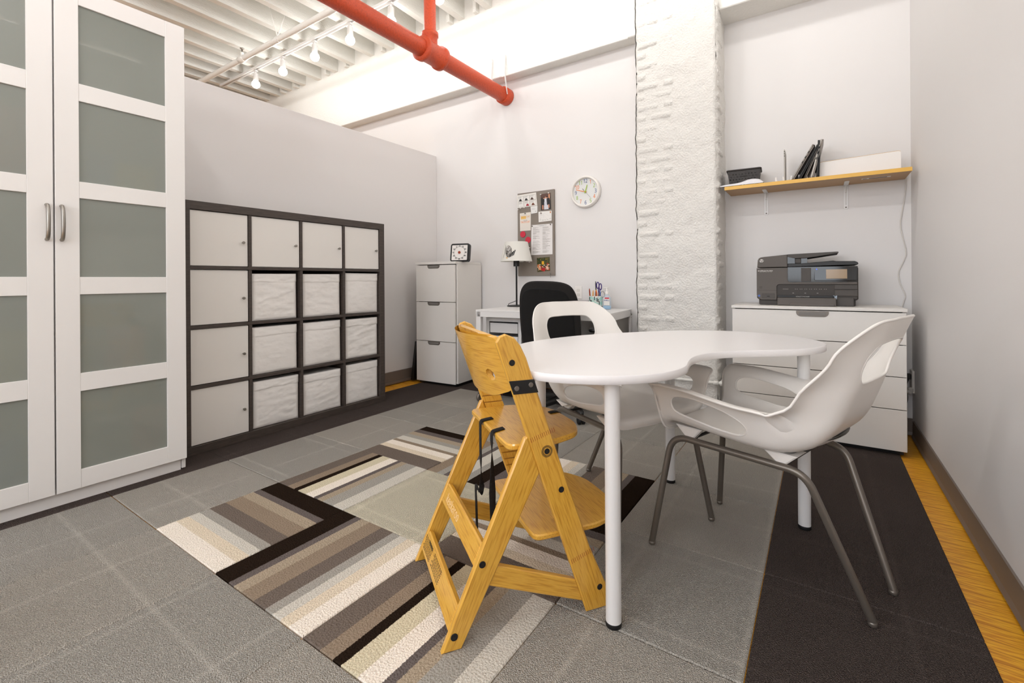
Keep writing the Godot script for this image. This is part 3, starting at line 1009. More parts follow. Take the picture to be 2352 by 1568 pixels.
func canvas_box(mid: Vector3, cell: float, cy: float, c: int, j: int, rg: RandomNumberGenerator, col_n: Array, row_n: Array):
	var tilt := rg.randf_range(-0.012, 0.012)
	var w := cell - 0.020 - rg.randf() * 0.012
	var h := cy - 0.014 - rg.randf() * 0.016
	if c == 2 and j == 0: h = cy - 0.045
	if c == 3 and j == 0: h = cy - 0.03
	var b := thing("canvas_box", "white canvas box with folded top band, %s, %s" % [col_n[c], row_n[j]], "storage box", mid + Vector3(-0.022, 0.002, rg.randf_range(-0.004, 0.004)), 0.0, "canvas boxes in the cube shelving")
	b.rotation.x = tilt * 0.6
	var n := FastNoiseLite.new()
	n.seed = 100 + c * 10 + j; n.frequency = 1.0
	var amp: float = [0.0025, 0.005, 0.004, 0.003][(c + 2 * j) % 4]
	var slant := rg.randf_range(-0.7, 0.9)
	var puff := rg.randf_range(0.0, 0.012)
	var fold := func(u: float, v: float) -> float:
		var y := v * 6.0 + u * slant * 1.5
		return n.get_noise_2d(u * 1.6, y) * amp + n.get_noise_2d(u * 4.0 + 9.0, y * 2.4) * amp * 0.45
	var m := Mb.new()
	var rad := 0.008
	var face := func(u: float, v: float, v0: float, v1: float, off: float) -> Vector3:
		var vv := lerpf(v0, v1, v)
		var e := minf(minf(u, 1.0 - u) * w, minf(vv, 1.0 - vv) * h)
		var k := clampf(e / 0.03, 0.0, 1.0)
		var rd := rad * (1.0 - sqrt(1.0 - pow(1.0 - clampf(e / rad, 0.0, 1.0), 2.0)))
		return Vector3(off - rd + k * (fold.call(u, vv) + puff * sin(PI * u) * sin(PI * vv)), vv * h, lerpf(w / 2, -w / 2, u))
	var vb := 0.80
	m.grid(26, 30, func(u, v): return face.call(u, v, 0.0, 1.0, 0.0))
	m.flat()
	var bx := -0.34
	m.quad(Vector3(bx, 0, -w / 2), Vector3(-rad, 0, -w / 2), Vector3(-rad, 0, w / 2), Vector3(bx, 0, w / 2))
	m.quad(Vector3(bx, h, w / 2), Vector3(-rad, h, w / 2), Vector3(-rad, h, -w / 2), Vector3(bx, h, -w / 2))
	m.quad(Vector3(bx, 0, w / 2), Vector3(-rad, 0, w / 2), Vector3(-rad, h, w / 2), Vector3(bx, h, w / 2))
	m.quad(Vector3(-rad, 0, -w / 2), Vector3(bx, 0, -w / 2), Vector3(bx, h, -w / 2), Vector3(-rad, h, -w / 2))
	m.quad(Vector3(bx, 0, -w / 2), Vector3(bx, 0, w / 2), Vector3(bx, h, w / 2), Vector3(bx, h, -w / 2))
	part(m, "body", M.canvas, b)
	m = Mb.new()                                        # the folded band, its lower edge a little wavy
	m.grid(26, 8, func(u, v):
		var lowv := vb + n.get_noise_2d(u * 1.2, 77.0) * 0.03
		var q: Vector3 = face.call(u, v, lowv, 1.0, 0.0035)
		return q + Vector3(0.0 if v > 0.0 else -0.004, 0, 0))
	part(m, "top_band", M.canvas, b)

# ---------------------------------------------------------------- furniture along the back wall
func recessed_pull(w: float, h: float) -> Array:       # [frame, cup] meshes, top edge at y = 0, front at z = 0
	var f := Mb.new()
	var o := poly([w / 2, 0, -w / 2, 0])
	var r := h * 0.75
	for k in 7:
		var g := PI + PI / 2 * k / 6.0
		o.append(Vector2(-w / 2 + r + r * cos(g), -h + r + r * sin(g)))
	for k in 7:
		var g := PI * 1.5 + PI / 2 * k / 6.0
		o.append(Vector2(w / 2 - r + r * cos(g), -h + r + r * sin(g)))
	f.prism(o, -0.004, 0.004, Transform3D(), 0.0015)
	var c := Mb.new()
	c.prism(rrect(-w / 2 + 0.014, -h + 0.008, w / 2 - 0.014, -0.006, (h - 0.014) * 0.45), 0.0035, 0.0055, Transform3D(), 0.0008)
	return [f, c]

func file_cabinet():
	var c := thing("file_cabinet", "tall narrow white cabinet of three drawers with recessed grey pulls in the corner", "cabinet", Vector3(-3.09, 0, -3.275), deg_to_rad(3.5))
	var W := 0.495
	var D := 0.42
	var m := Mb.new()
	for s in [-1, 1]: m.box(Vector3(s * (W / 2 - 0.009), 0.60, -D / 2 - 0.018), Vector3(0.018, 1.14, D - 0.02), 0.001)
	m.box(Vector3(0, 0.60, -D + 0.004), Vector3(W - 0.03, 1.13, 0.01))
	m.box(Vector3(0, 0.04, -D / 2), Vector3(W - 0.03, 0.018, D - 0.04))
	part(m, "carcass", M.white_lacquer, c)
	m = Mb.new()
	m.box(Vector3(0, 1.179, -D / 2 + 0.002), Vector3(W + 0.004, 0.024, D + 0.004), 0.0015)
	part(m, "top_panel", M.white_lacquer, c)
	m = Mb.new()
	m.box(Vector3(0.0, 0.0125, -D / 2 - 0.01), Vector3(W - 0.03, 0.025, D - 0.05))
	part(m, "plinth", M.black_plastic, c)
	for q in [[0.026, 0.419], [0.424, 0.801], [0.806, 1.160]]:
		m = Mb.new()
		m.span(Vector3(-W / 2 + 0.004, q[0], -0.018), Vector3(W / 2 - 0.012, q[1], 0.0), 0.0015)
		var d := part(m, "drawer", M.white_lacquer, c)
		var pl := recessed_pull(0.15, 0.032)
		part(pl[0], "pull", M.handle_grey, d, Transform3D(Basis(), Vector3(-0.02, q[1], 0.0)))
		part(pl[1], "pull_cup", M.shade_grey, d, Transform3D(Basis(), Vector3(-0.02, q[1], 0.0)))
	# visual timer on top
	var t := thing("visual_timer", "square black framed dial timer leaning back on the tall white cabinet", "timer", Vector3(-2.86, 1.191, -3.36), deg_to_rad(16))
	var tb := Transform3D(Basis(Vector3.RIGHT, deg_to_rad(-9)), Vector3.ZERO)
	m = Mb.new()
	m.prism(rrect(-0.098, 0.002, 0.098, 0.178, 0.022), -0.05, 0.0, tb, 0.006)
	part(m, "case", M.black_plastic, t)
	m = Mb.new()
	m.prism(rrect(-0.080, 0.014, 0.080, 0.160, 0.006), 0.0, 0.002, tb)
	var face := part(m, "dial_face", M.paper, t)
	m = Mb.new()
	for k in 60:
		var g := TAU * k / 60.0
		m.box(tb * Vector3(0.058 * sin(g), 0.088 + 0.058 * cos(g), 0.0026), Vector3(0.0014, 0.006 if k % 5 else 0.011, 0.0012), 0.0, tb.basis * Basis(Vector3.BACK, -g))
	part(m, "dial_marks", M.ink, face)
	for k in 12:
		var g := -TAU * k / 12.0
		part(text(str(k * 5), 0.013, 0.001, true), "dial_number", M.ink, face, tb * Transform3D(Basis(), Vector3(0.066 * sin(g), 0.088 + 0.064 * cos(g), 0.0028)))
	m = Mb.new()
	m.prism(oval(Vector2(0, 0.088), 0.013, 0.013, 20), 0.002, 0.012, tb, 0.003, true)
	part(m, "dial_knob", M.brown_red, t)
	# something black and flat leaning in the gap by the partition
	m = Mb.new()
	m.box(Vector3(0, 0.20, 0), Vector3(0.035, 0.40, 0.16), 0.004)
	solo(m, "folded_board", M.black_plastic, "flat black board leaning in the gap left of the tall white cabinet", "board", "", Transform3D(Basis(Vector3.BACK, deg_to_rad(-9)), Vector3(-3.425, 0.006, -3.36)))

func desk():
	var phi := deg_to_rad(4.5)
	var d := thing("desk", "white metal desk on casters along the back wall behind the round table", "desk", Vector3(-1.843, 0, -3.365), phi)
	var m := Mb.new()
	m.box(Vector3(0, 0.757, 0), Vector3(1.15, 0.016, 0.60), 0.002)
	part(m, "desktop", M.white_metal, d)
	for q in [[Vector3(0, 0.728, 0.292), Vector3(1.13, 0.044, 0.014)], [Vector3(0, 0.728, -0.292), Vector3(1.13, 0.044, 0.014)], [Vector3(0.566, 0.728, 0), Vector3(0.016, 0.046, 0.59)], [Vector3(-0.566, 0.728, 0), Vector3(0.016, 0.046, 0.59)]]:
		m = Mb.new()
		m.box(q[0], q[1], 0.0015)
		part(m, "rail", M.white_metal, d)
	for sx in [-1, 1]:
		for sz in [-1, 1]:
			m = Mb.new()
			m.box(Vector3(sx * 0.551, 0.43, sz * 0.279), Vector3(0.046, 0.64, 0.04), 0.0025)
			var lg := part(m, "leg", M.white_metal, d)
			m = Mb.new()
			m.sphere(Vector3(sx * 0.551 + 0.008, 0.722, sz * 0.303), 0.0055, 10)
			m.sphere(Vector3(sx * 0.577, 0.722, sz * 0.285), 0.0055, 10)
			m.sphere(Vector3(sx * 0.577, 0.698, sz * 0.275), 0.003, 8)
			part(m, "bolt", M.brushed_metal, lg)
			m = Mb.new()
			m.tube([Vector3(sx * 0.551, 0.075, sz * 0.279), Vector3(sx * 0.551, 0.115, sz * 0.279)], 0.012, 12)
			m.box(Vector3(sx * 0.551, 0.072, sz * 0.279), Vector3(0.03, 0.01, 0.036), 0.002)
			part(m, "caster_stem", M.chrome, lg)
			m = Mb.new()
			m.prism(oval(Vector2(0, 0), 0.033, 0.033, 24), -0.011, 0.011, Transform3D(Basis(Vector3.UP, PI / 2), Vector3(sx * 0.551, 0.034, sz * 0.279 + 0.01)), 0.004, true)
			part(m, "caster_wheel", M.handle_grey, lg)
	m = Mb.new()
	m.box(Vector3(0.558, 0.54, 0), Vector3(0.006, 0.34, 0.51))
	part(m, "side_panel", M.shade_grey, d)
	m = Mb.new()
	m.box(Vector3(0, 0.55, -0.285), Vector3(1.08, 0.30, 0.006))
	part(m, "back_panel", M.white_metal, d)
	# pedestal of drawers under the left half
	var p := thing("drawer_pedestal", "white metal pedestal of narrow drawers under the left of the white desk", "drawer unit", Vector3(-2.215, 0, -3.17) , phi)
	m = Mb.new()
	m.box(Vector3(-0.165, 0.39, -0.22), Vector3(0.014, 0.60, 0.44), 0.001)
	m.box(Vector3(0.165, 0.39, -0.22), Vector3(0.014, 0.60, 0.44), 0.001)
	m.box(Vector3(0, 0.685, -0.22), Vector3(0.344, 0.014, 0.44), 0.001)
	m.box(Vector3(0, 0.095, -0.22), Vector3(0.344, 0.014, 0.44), 0.001)
	m.box(Vector3(0, 0.39, -0.436), Vector3(0.33, 0.59, 0.008))
	part(m, "carcass", M.white_metal, p)
	m = Mb.new()
	for s in [-1, 1]: m.box(Vector3(s * 0.157, 0.39, -0.006), Vector3(0.03, 0.60, 0.014), 0.001)
	m.box(Vector3(0, 0.675, -0.006), Vector3(0.30, 0.03, 0.014), 0.001)
	part(m, "face_frame", M.white_metal, p)
	for k in 5:
		m = Mb.new()
		var yy := 0.648 - k * 0.109
		m.box(Vector3(0, yy - 0.042, -0.012), Vector3(0.27, 0.082, 0.016), 0.0015)
		m.box(Vector3(0, yy - 0.05, -0.20), Vector3(0.26, 0.06, 0.36))
		part(m, "drawer", M.white_metal, p)
	for sx in [-1, 1]:
		for sz in [-0.05, -0.39]:
			m = Mb.new()
			m.prism(oval(Vector2(0, 0), 0.028, 0.028, 20), -0.009, 0.009, Transform3D(Basis(Vector3.UP, PI / 2), Vector3(sx * 0.13, 0.03, sz)), 0.003, true)
			m.box(Vector3(sx * 0.13, 0.074, sz), Vector3(0.02, 0.03, 0.024))
			part(m, "caster", M.handle_grey, p)

func desk_things():
	# table lamp with an owl-like bird drawn on its shade
	var L := thing("table_lamp", "slim black table lamp whose white shade has a drawn black and white bird", "lamp", Vector3(-2.345, 0.766, -3.575))
	var m := Mb.new()
	m.lathe([Vector2(0.0, 0.0), Vector2(0.088, 0.0), Vector2(0.09, 0.004), Vector2(0.088, 0.009), Vector2(0.07, 0.012), Vector2(0.012, 0.016), Vector2(0.0, 0.017)], 36)
	part(m, "base", M.black_plastic, L)
	m = Mb.new()
	m.tube([Vector3(0, 0.012, 0), Vector3(0, 0.40, 0)], 0.0085, 14)
	part(m, "pole", M.black_plastic, L)
	m = Mb.new()
	m.lathe([Vector2(0.0, 0.372), Vector2(0.028, 0.372), Vector2(0.028, 0.372), Vector2(0.028, 0.44), Vector2(0.02, 0.46), Vector2(0.0, 0.47)], 20)
	part(m, "socket", M.black_plastic, L)
	m = Mb.new()
	m.sphere(Vector3(0, 0.505, 0), 0.03, 16)
	part(m, "bulb", M.white_plastic, L)
	var sb := Vector2(0.148, 0.418)
	var s1 := Vector2(0.107, 0.598)
	m = Mb.new()
	m.lathe([sb, s1], 48)
	m.lathe([s1 - Vector2(0.0015, 0), sb - Vector2(0.0015, 0)], 48)
	m.lathe([sb - Vector2(0.0015, 0), sb], 48)
	m.lathe([s1, s1 - Vector2(0.0015, 0)], 48)
	var sm := mat("lamp_shade", Color(0.93, 0.92, 0.89), 0.8)
	sm.backlight_enabled = true
	sm.backlight = Color(0.35, 0.34, 0.28)
	var shade := part(m, "shade", sm, L)
	for k in 3:
		m = Mb.new()
		var g := TAU * k / 3.0
		m.tube([Vector3(0.02 * cos(g), 0.44, 0.02 * sin(g)), Vector3(0.143 * cos(g), 0.43, 0.143 * sin(g))], 0.0018, 6)
		part(m, "shade_spoke", M.white_metal, shade)
	# the drawing lies on the cone: x in metres round it from the middle of the bird, y up the slope
	var a0 := deg_to_rad(37.0)                          # direction of the bird, towards the room
	var cone := func(q: Vector2) -> Vector3:
		var t := clampf((q.y - sb.y) / (s1.y - sb.y), -0.1, 1.1)
		var r := lerpf(sb.x, s1.x, t) + 0.0007
		var g := a0 + q.x / r
		return Vector3(r * sin(g), q.y, r * cos(g))
	var ink := func(o: PackedVector2Array, mt: Material, cell := 0.012):
		var b := Mb.new()
		b.sheet(o, [], cone, Vector2(cell, cell), 0.0006)
		part(b, "bird_drawing", mt, shade)
	var ox := -0.085
	ink.call(oval(Vector2(ox + 0.0, 0.505), 0.036, 0.055, 24), M.ink_grey)
	var rg := RandomNumberGenerator.new()
	rg.seed = 5
	for k in 46:                                        # scribbled feathers
		var cpos := Vector2(ox + rg.randf_range(-0.029, 0.029), 0.49 + rg.randf_range(-0.036, 0.05))
		var g := rg.randf() * TAU
		var b := Mb.new()
		var pts := []
		for j in 9:
			var q := cpos + Vector2(cos(g + j * 0.7), sin(g + j * 0.7)) * 0.006
			pts.append(cone.call(q) * Vector3(1.006, 1, 1.006))
		b.tube(pts, 0.0007, 4)
		part(b, "bird_feather", M.ink if k % 3 else M.paper, shade)
	ink.call(oval(Vector2(ox - 0.001, 0.532), 0.022, 0.022, 20), M.paper)
	ink.call(oval(Vector2(ox + 0.008, 0.538), 0.005, 0.005, 12), M.ink)
	ink.call(poly([ox - 0.012, 0.530, ox - 0.004, 0.525, ox - 0.008, 0.518, ox - 0.014, 0.524]), M.ink)
	for k in 4:
		var bx := ox + 0.004 + k * 0.0135
		ink.call(poly([bx, 0.452 - 0.0 + k * 0.005, bx + 0.0075, 0.448 + k * 0.0062, bx + 0.026, 0.485 + k * 0.010, bx + 0.018, 0.492 + k * 0.009]), M.ink)
	ink.call(poly([ox - 0.066, 0.445, ox - 0.060, 0.452, ox - 0.033, 0.54, ox - 0.036, 0.572, ox - 0.041, 0.54, ox - 0.058, 0.475]), M.ink_grey)
	ink.call(poly([ox - 0.028, 0.446, ox - 0.012, 0.440, ox - 0.008, 0.448, ox - 0.02, 0.452]), M.gold_ink)
	m = Mb.new()
	m.tube(curve3([Vector3(-0.006, 0.05, 0.006), Vector3(-0.04, 0.035, 0.02), Vector3(-0.075, 0.022, 0.02), Vector3(-0.095, 0.004, -0.01), Vector3(-0.10, 0.004, -0.09), Vector3(-0.06, 0.004, -0.14)], 6), 0.0028, 8)
	part(m, "cord", M.black_plastic, L)
	# pencil cup
	var C := thing("pencil_cup", "white and teal patterned pencil cup on the right of the white desk", "cup", Vector3(-1.545, 0.766, -3.56))
	m = Mb.new()
	m.lathe([Vector2(0.0, 0.0), Vector2(0.054, 0.0), Vector2(0.056, 0.003), Vector2(0.056, 0.003), Vector2(0.056, 0.108), Vector2(0.056, 0.108), Vector2(0.052, 0.108), Vector2(0.052, 0.108), Vector2(0.052, 0.005), Vector2(0.0, 0.005)], 32)
	part(m, "body", M.paper, C)
	rg.seed = 8
	var cyl := func(q: Vector2) -> Vector3: return Vector3(0.0566 * sin(q.x / 0.0566), q.y, 0.0566 * cos(q.x / 0.0566))
	for k in 17:
		var x := -0.0805 + k * 0.0101
		var y := 0.006 - rg.randf() * 0.02
		while y < 0.102:
			var h := rg.randf_range(0.018, 0.038)
			var lo := maxf(y, 0.004)
			var hi := minf(y + h, 0.105)
			if hi - lo > 0.008:
				m = Mb.new()
				m.sheet(rrect(x - 0.0036, lo, x + 0.0036, hi, 0.0034, 3), [], cyl, Vector2(0.02, 0.2), 0.0006)
				part(m, "pattern_dash", M.dark_teal if rg.randf() < 0.24 else M.teal, C)
			y += h + 0.005
	var pens := [["pen", "red-brown pen at the left edge of the pencil cup", -0.040, 0.012, 0.165, "brown_red", -5.0, 0.0055], ["pencil", "yellow pencil standing in the pencil cup", -0.022, 0.020, 0.15, "yellow_pencil", 2.0, 0.0045], ["marker", "amber marker with a clip standing in the pencil cup", -0.014, -0.01, 0.155, "yellow_pencil", 4.0, 0.007], ["brush", "tall black brush standing in the middle of the pencil cup", 0.0, -0.012, 0.225, "soft_black", -2.0, 0.0045], ["marker", "orange marker in the front of the pencil cup", 0.012, 0.02, 0.145, "orange", 0.0, 0.0075], ["pencil", "thin tan pencil behind the orange marker in the pencil cup", 0.011, -0.02, 0.175, "gold_ink", 1.0, 0.004], ["marker", "blue marker at the right of the pencil cup", 0.032, 0.012, 0.15, "cup_blue", 3.0, 0.007]]
	for q in pens:
		var pn := thing(q[0], q[1], "pen" if q[0] in ["pen", "marker"] else q[0], C.position + Vector3(q[2], 0.006, q[3]))
		pn.rotation_degrees.z = -q[6]
		m = Mb.new()
		m.lathe([Vector2(0.0, 0.0), Vector2(q[7], 0.003), Vector2(q[7], q[4] - 0.02), Vector2(q[7] * 0.75, q[4] - 0.008), Vector2(0.0015, q[4]), Vector2(0, q[4])], 10)
		part(m, "barrel", M[q[5]], pn)
		if q[0] == "marker":
			m = Mb.new()
			m.box(Vector3(0, q[4] - 0.028, q[7] + 0.002), Vector3(0.004, 0.035, 0.002))
			part(m, "clip", M.handle_grey, pn)
	var sc := thing("scissors", "scissors with dark purple loop handles standing in the pencil cup", "scissors", C.position + Vector3(0.026, 0.006, -0.004))
	for s in [-1, 1]:
		m = Mb.new()
		m.box(Vector3(s * 0.004, 0.065, 0.002 * s), Vector3(0.012, 0.13, 0.002), 0.0005, Basis(Vector3.BACK, s * 0.03))
		part(m, "blade", M.brushed_metal, sc)
		m = Mb.new()
		var ring := []
		for k in 20: ring.append(Vector3(s * 0.012 + 0.0105 * cos(TAU * k / 20), 0.182 + (0.008 if s < 0 else -0.004) + 0.026 * sin(TAU * k / 20), 0.002 * s))
		m.tube(ring, 0.0042, 8, true)
		m.tube([Vector3(s * 0.004, 0.125, 0.002 * s), Vector3(s * 0.008, 0.162, 0.002 * s)], 0.0045, 8)
		part(m, "handle", M.purple, sc)
	var kr := thing("key_ring", "grey wire ring hooked over the right rim of the pencil cup", "ring", C.position + Vector3(0.058, 0.12, 0.0))
	m = Mb.new()
	var rr := []
	for k in 24: rr.append(Vector3(0.018 * cos(TAU * k / 24), 0.026 * sin(TAU * k / 24), 0))
	m.tube(rr, 0.0022, 6, true)
	part(m, "ring", M.handle_grey, kr)
	# hand sanitizer
	var S := thing("sanitizer_bottle", "clear pump bottle of hand sanitizer beside the pencil cup", "bottle", Vector3(-1.445, 0.766, -3.55))
	m = Mb.new()
	m.prism(rrect(-0.034, -0.02, 0.034, 0.02, 0.016), 0.0, 0.105, Transform3D(Basis(Vector3.RIGHT, -PI / 2), Vector3.ZERO), 0.006, true)
	m.lathe([Vector2(0.026, 0.10), Vector2(0.02, 0.118), Vector2(0.014, 0.125)], 20)
	part(m, "bottle", M.clear_plastic, S)
	m = Mb.new()
	m.prism(rrect(-0.032, -0.018, 0.032, 0.018, 0.015), 0.002, 0.03, Transform3D(Basis(Vector3.RIGHT, -PI / 2), Vector3.ZERO), 0.004, true)
	part(m, "gel", mat("gel_blue", Color(0.62, 0.80, 0.93), 0.2), S)
	m = Mb.new()
	m.lathe([Vector2(0.015, 0.122), Vector2(0.016, 0.124), Vector2(0.016, 0.124), Vector2(0.016, 0.142), Vector2(0.010, 0.148), Vector2(0.006, 0.15), Vector2(0.006, 0.172), Vector2(0.0, 0.173)], 18)
	m.box(Vector3(-0.008, 0.176, 0), Vector3(0.038, 0.010, 0.014), 0.003)
	part(m, "pump", M.paper, S)
	m = Mb.new()
	m.box(Vector3(0.006, 0.066, 0.0205), Vector3(0.048, 0.062, 0.001))
	var lb := part(m, "label", M.paper, S)
	m = Mb.new()
	m.box(Vector3(0.008, 0.092, 0.0213), Vector3(0.038, 0.010, 0.001))
	part(m, "label_band", M.red_card, lb)
	part(text("PURELL", 0.0095, 0.0006, true), "lettering", M.clock_blue, lb, Transform3D(Basis(), Vector3(0.006, 0.074, 0.0213)))
	# dark tray behind the chair back
	m = Mb.new()
	m.box(Vector3(0, 0.03, 0), Vector3(0.16, 0.06, 0.14), 0.006)
	m.box(Vector3(0, 0.045, 0.005), Vector3(0.15, 0.04, 0.14), 0.004)
	solo(m, "desk_organizer", mat("plum", Color(0.24, 0.20, 0.235), 0.5), "small dark plum box on the desk, just left of the pencil cup", "box", "", Transform3D(Basis(), Vector3(-1.69, 0.766, -3.56)))

func office_chair():
	var o := thing("office_chair", "black fabric swivel chair with its back to the room, pushed to the white desk", "chair", Vector3(-1.60, 0, -3.13), deg_to_rad(-6))
	# back: rounded cushion in a slightly larger shell, leaning away from the desk (towards +z)
	var outline := curve2([-0.235, -0.18, -0.242, 0.10, -0.225, 0.235, -0.15, 0.295, 0.0, 0.305, 0.15, 0.29, 0.215, 0.235, 0.245, 0.10, 0.24, -0.10, 0.19, -0.20, 0.06, -0.245, -0.08, -0.245, -0.19, -0.225], 6)
	var m := Mb.new()
	var bend := func(q: Vector2) -> Vector3: return Vector3(q.x, q.y, 0.05 - 0.9 * q.x * q.x - 0.25 * q.y * q.y)
	m.sheet(outline, [], bend, Vector2(0.05, 0.05), 0.035, 0.0175, 8)
	var bx := Transform3D(Basis(Vector3.RIGHT, deg_to_rad(6)), Vector3(0, 0.685, 0.235))
	part(m, "back_shell", M.black_cloth, o, bx)
	m = Mb.new()
	var inn := PackedVector2Array()
	for q in outline: inn.append(q * 0.90 + Vector2(0, -0.012))
	m.sheet(inn, [], func(q): return bend.call(q) + Vector3(0, 0, 0.016), Vector2(0.05, 0.05), 0.02, 0.010, 6)
	part(m, "back_cover", mat("black_mesh", Color(0.035, 0.028, 0.024), 1.0), o, bx)
	m = Mb.new()
	m.tube(curve3([Vector3(0, 0.62, 0.27), Vector3(0, 0.50, 0.26), Vector3(0, 0.42, 0.19), Vector3(0, 0.41, 0.05)], 6), 0.03, 10, false, true, 0.4)
	part(m, "back_support", M.black_plastic, o)
	m = Mb.new()
	m.prism(curve2([-0.24, -0.22, -0.245, 0.0, -0.23, 0.2, -0.1, 0.235, 0.1, 0.235, 0.23, 0.2, 0.245, 0.0, 0.24, -0.22, 0.1, -0.25, -0.1, -0.25], 5), 0.0, 0.075, Transform3D(Basis(Vector3.RIGHT, -PI / 2), Vector3(0, 0.43, 0)), 0.02, true)
	part(m, "seat", M.black_cloth, o)
	for s in [-1, 1]:
		m = Mb.new()
		m.tube(filleted([Vector3(s * 0.2, 0.425, 0.02), Vector3(s * 0.285, 0.43, 0.02), Vector3(s * 0.29, 0.64, 0.0)], 0.05), 0.018, 10)
		var ar := part(m, "armrest", M.black_plastic, o)
		m = Mb.new()
		m.prism(rrect(-0.04, -0.12, 0.04, 0.12, 0.035), 0.0, 0.03, Transform3D(Basis(Vector3.RIGHT, -PI / 2), Vector3(s * 0.285, 0.638, 0.0)), 0.01, true)
		part(m, "arm_pad", M.black_plastic, ar)
	m = Mb.new()
	m.tube([Vector3(0, 0.10, 0), Vector3(0, 0.25, 0), Vector3(0, 0.251, 0), Vector3(0, 0.43, 0)], [0.032, 0.03, 0.02, 0.02], 16)
	part(m, "gas_lift", M.black_plastic, o)
	m = Mb.new()
	m.box(Vector3(0, 0.415, 0), Vector3(0.16, 0.035, 0.2), 0.008)
	m.tube([Vector3(0.08, 0.41, 0.05), Vector3(0.24, 0.405, 0.06)], 0.005, 8)
	part(m, "tilt_mechanism", M.black_plastic, o)
	for k in 5:
		var g := TAU * k / 5.0 - 0.35
		var dr := Vector3(sin(g), 0, cos(g))
		m = Mb.new()
		m.tube([Vector3(0, 0.115, 0), dr * 0.10 + Vector3(0, 0.112, 0), dr * 0.30 + Vector3(0, 0.078, 0), dr * 0.315 + Vector3(0, 0.072, 0)], [0.032, 0.03, 0.022, 0.012], 12)
		var lg := part(m, "base_arm", M.black_plastic, o)
		m = Mb.new()
		m.tube([dr * 0.295 + Vector3(0, 0.05, 0), dr * 0.295 + Vector3(0, 0.08, 0)], 0.007, 8)
		for s in [-1, 1]:
			var sd: Vector3 = dr.cross(Vector3.UP) * 0.016 * s
			m.prism(oval(Vector2.ZERO, 0.027, 0.027, 18), -0.009, 0.009, Transform3D(Basis(Vector3.UP, g + PI / 2), dr * 0.295 + sd + Vector3(0, 0.028, 0)), 0.003, true)
		part(m, "caster", M.black_rubber, lg)

# ---------------------------------------------------------------- on the back wall
func picture(w: int, h: int, bg: Color, rects: Array) -> StandardMaterial3D:   # flat print: [x, y, w, h, colour] in pixels
	var im := Image.create(w, h, false, Image.FORMAT_RGB8)
	im.fill(bg)
	for q in rects: im.fill_rect(Rect2i(q[0], q[1], q[2], q[3]), q[4])
	var m := StandardMaterial3D.new()
	m.albedo_texture = ImageTexture.create_from_image(im)
	m.roughness = 0.55
	return m

func sheet_of_paper(called: String, label: String, category: String, pts: Array, m: Material, z: float, group := "") -> MeshInstance3D:
	# four corners (top left, top right, bottom right, bottom left) on the wall, a thin sheet
	var b := Mb.new()
	var P := pts.map(func(q): return Vector3(q[0], q[1], z))
	var c: Vector3 = (P[0] + P[2]) * 0.5
	var t := Vector3(0, 0, 0.0012)
	b.flat()
	b.triuv(P[3] - c + t, P[2] - c + t, P[1] - c + t, Vector2(0, 1), Vector2(1, 1), Vector2(1, 0))
	b.triuv(P[3] - c + t, P[1] - c + t, P[0] - c + t, Vector2(0, 1), Vector2(1, 0), Vector2(0, 0))
	for k in 4:
		var l := (k + 1) % 4
		b.triuv(P[l] - c, P[k] - c, P[k] - c + t, Vector2.ZERO, Vector2.ZERO, Vector2.ZERO)
		b.triuv(P[l] - c, P[k] - c + t, P[l] - c + t, Vector2.ZERO, Vector2.ZERO, Vector2.ZERO)
	return solo(b, called, m, label, category, group, Transform3D(Basis(), c))

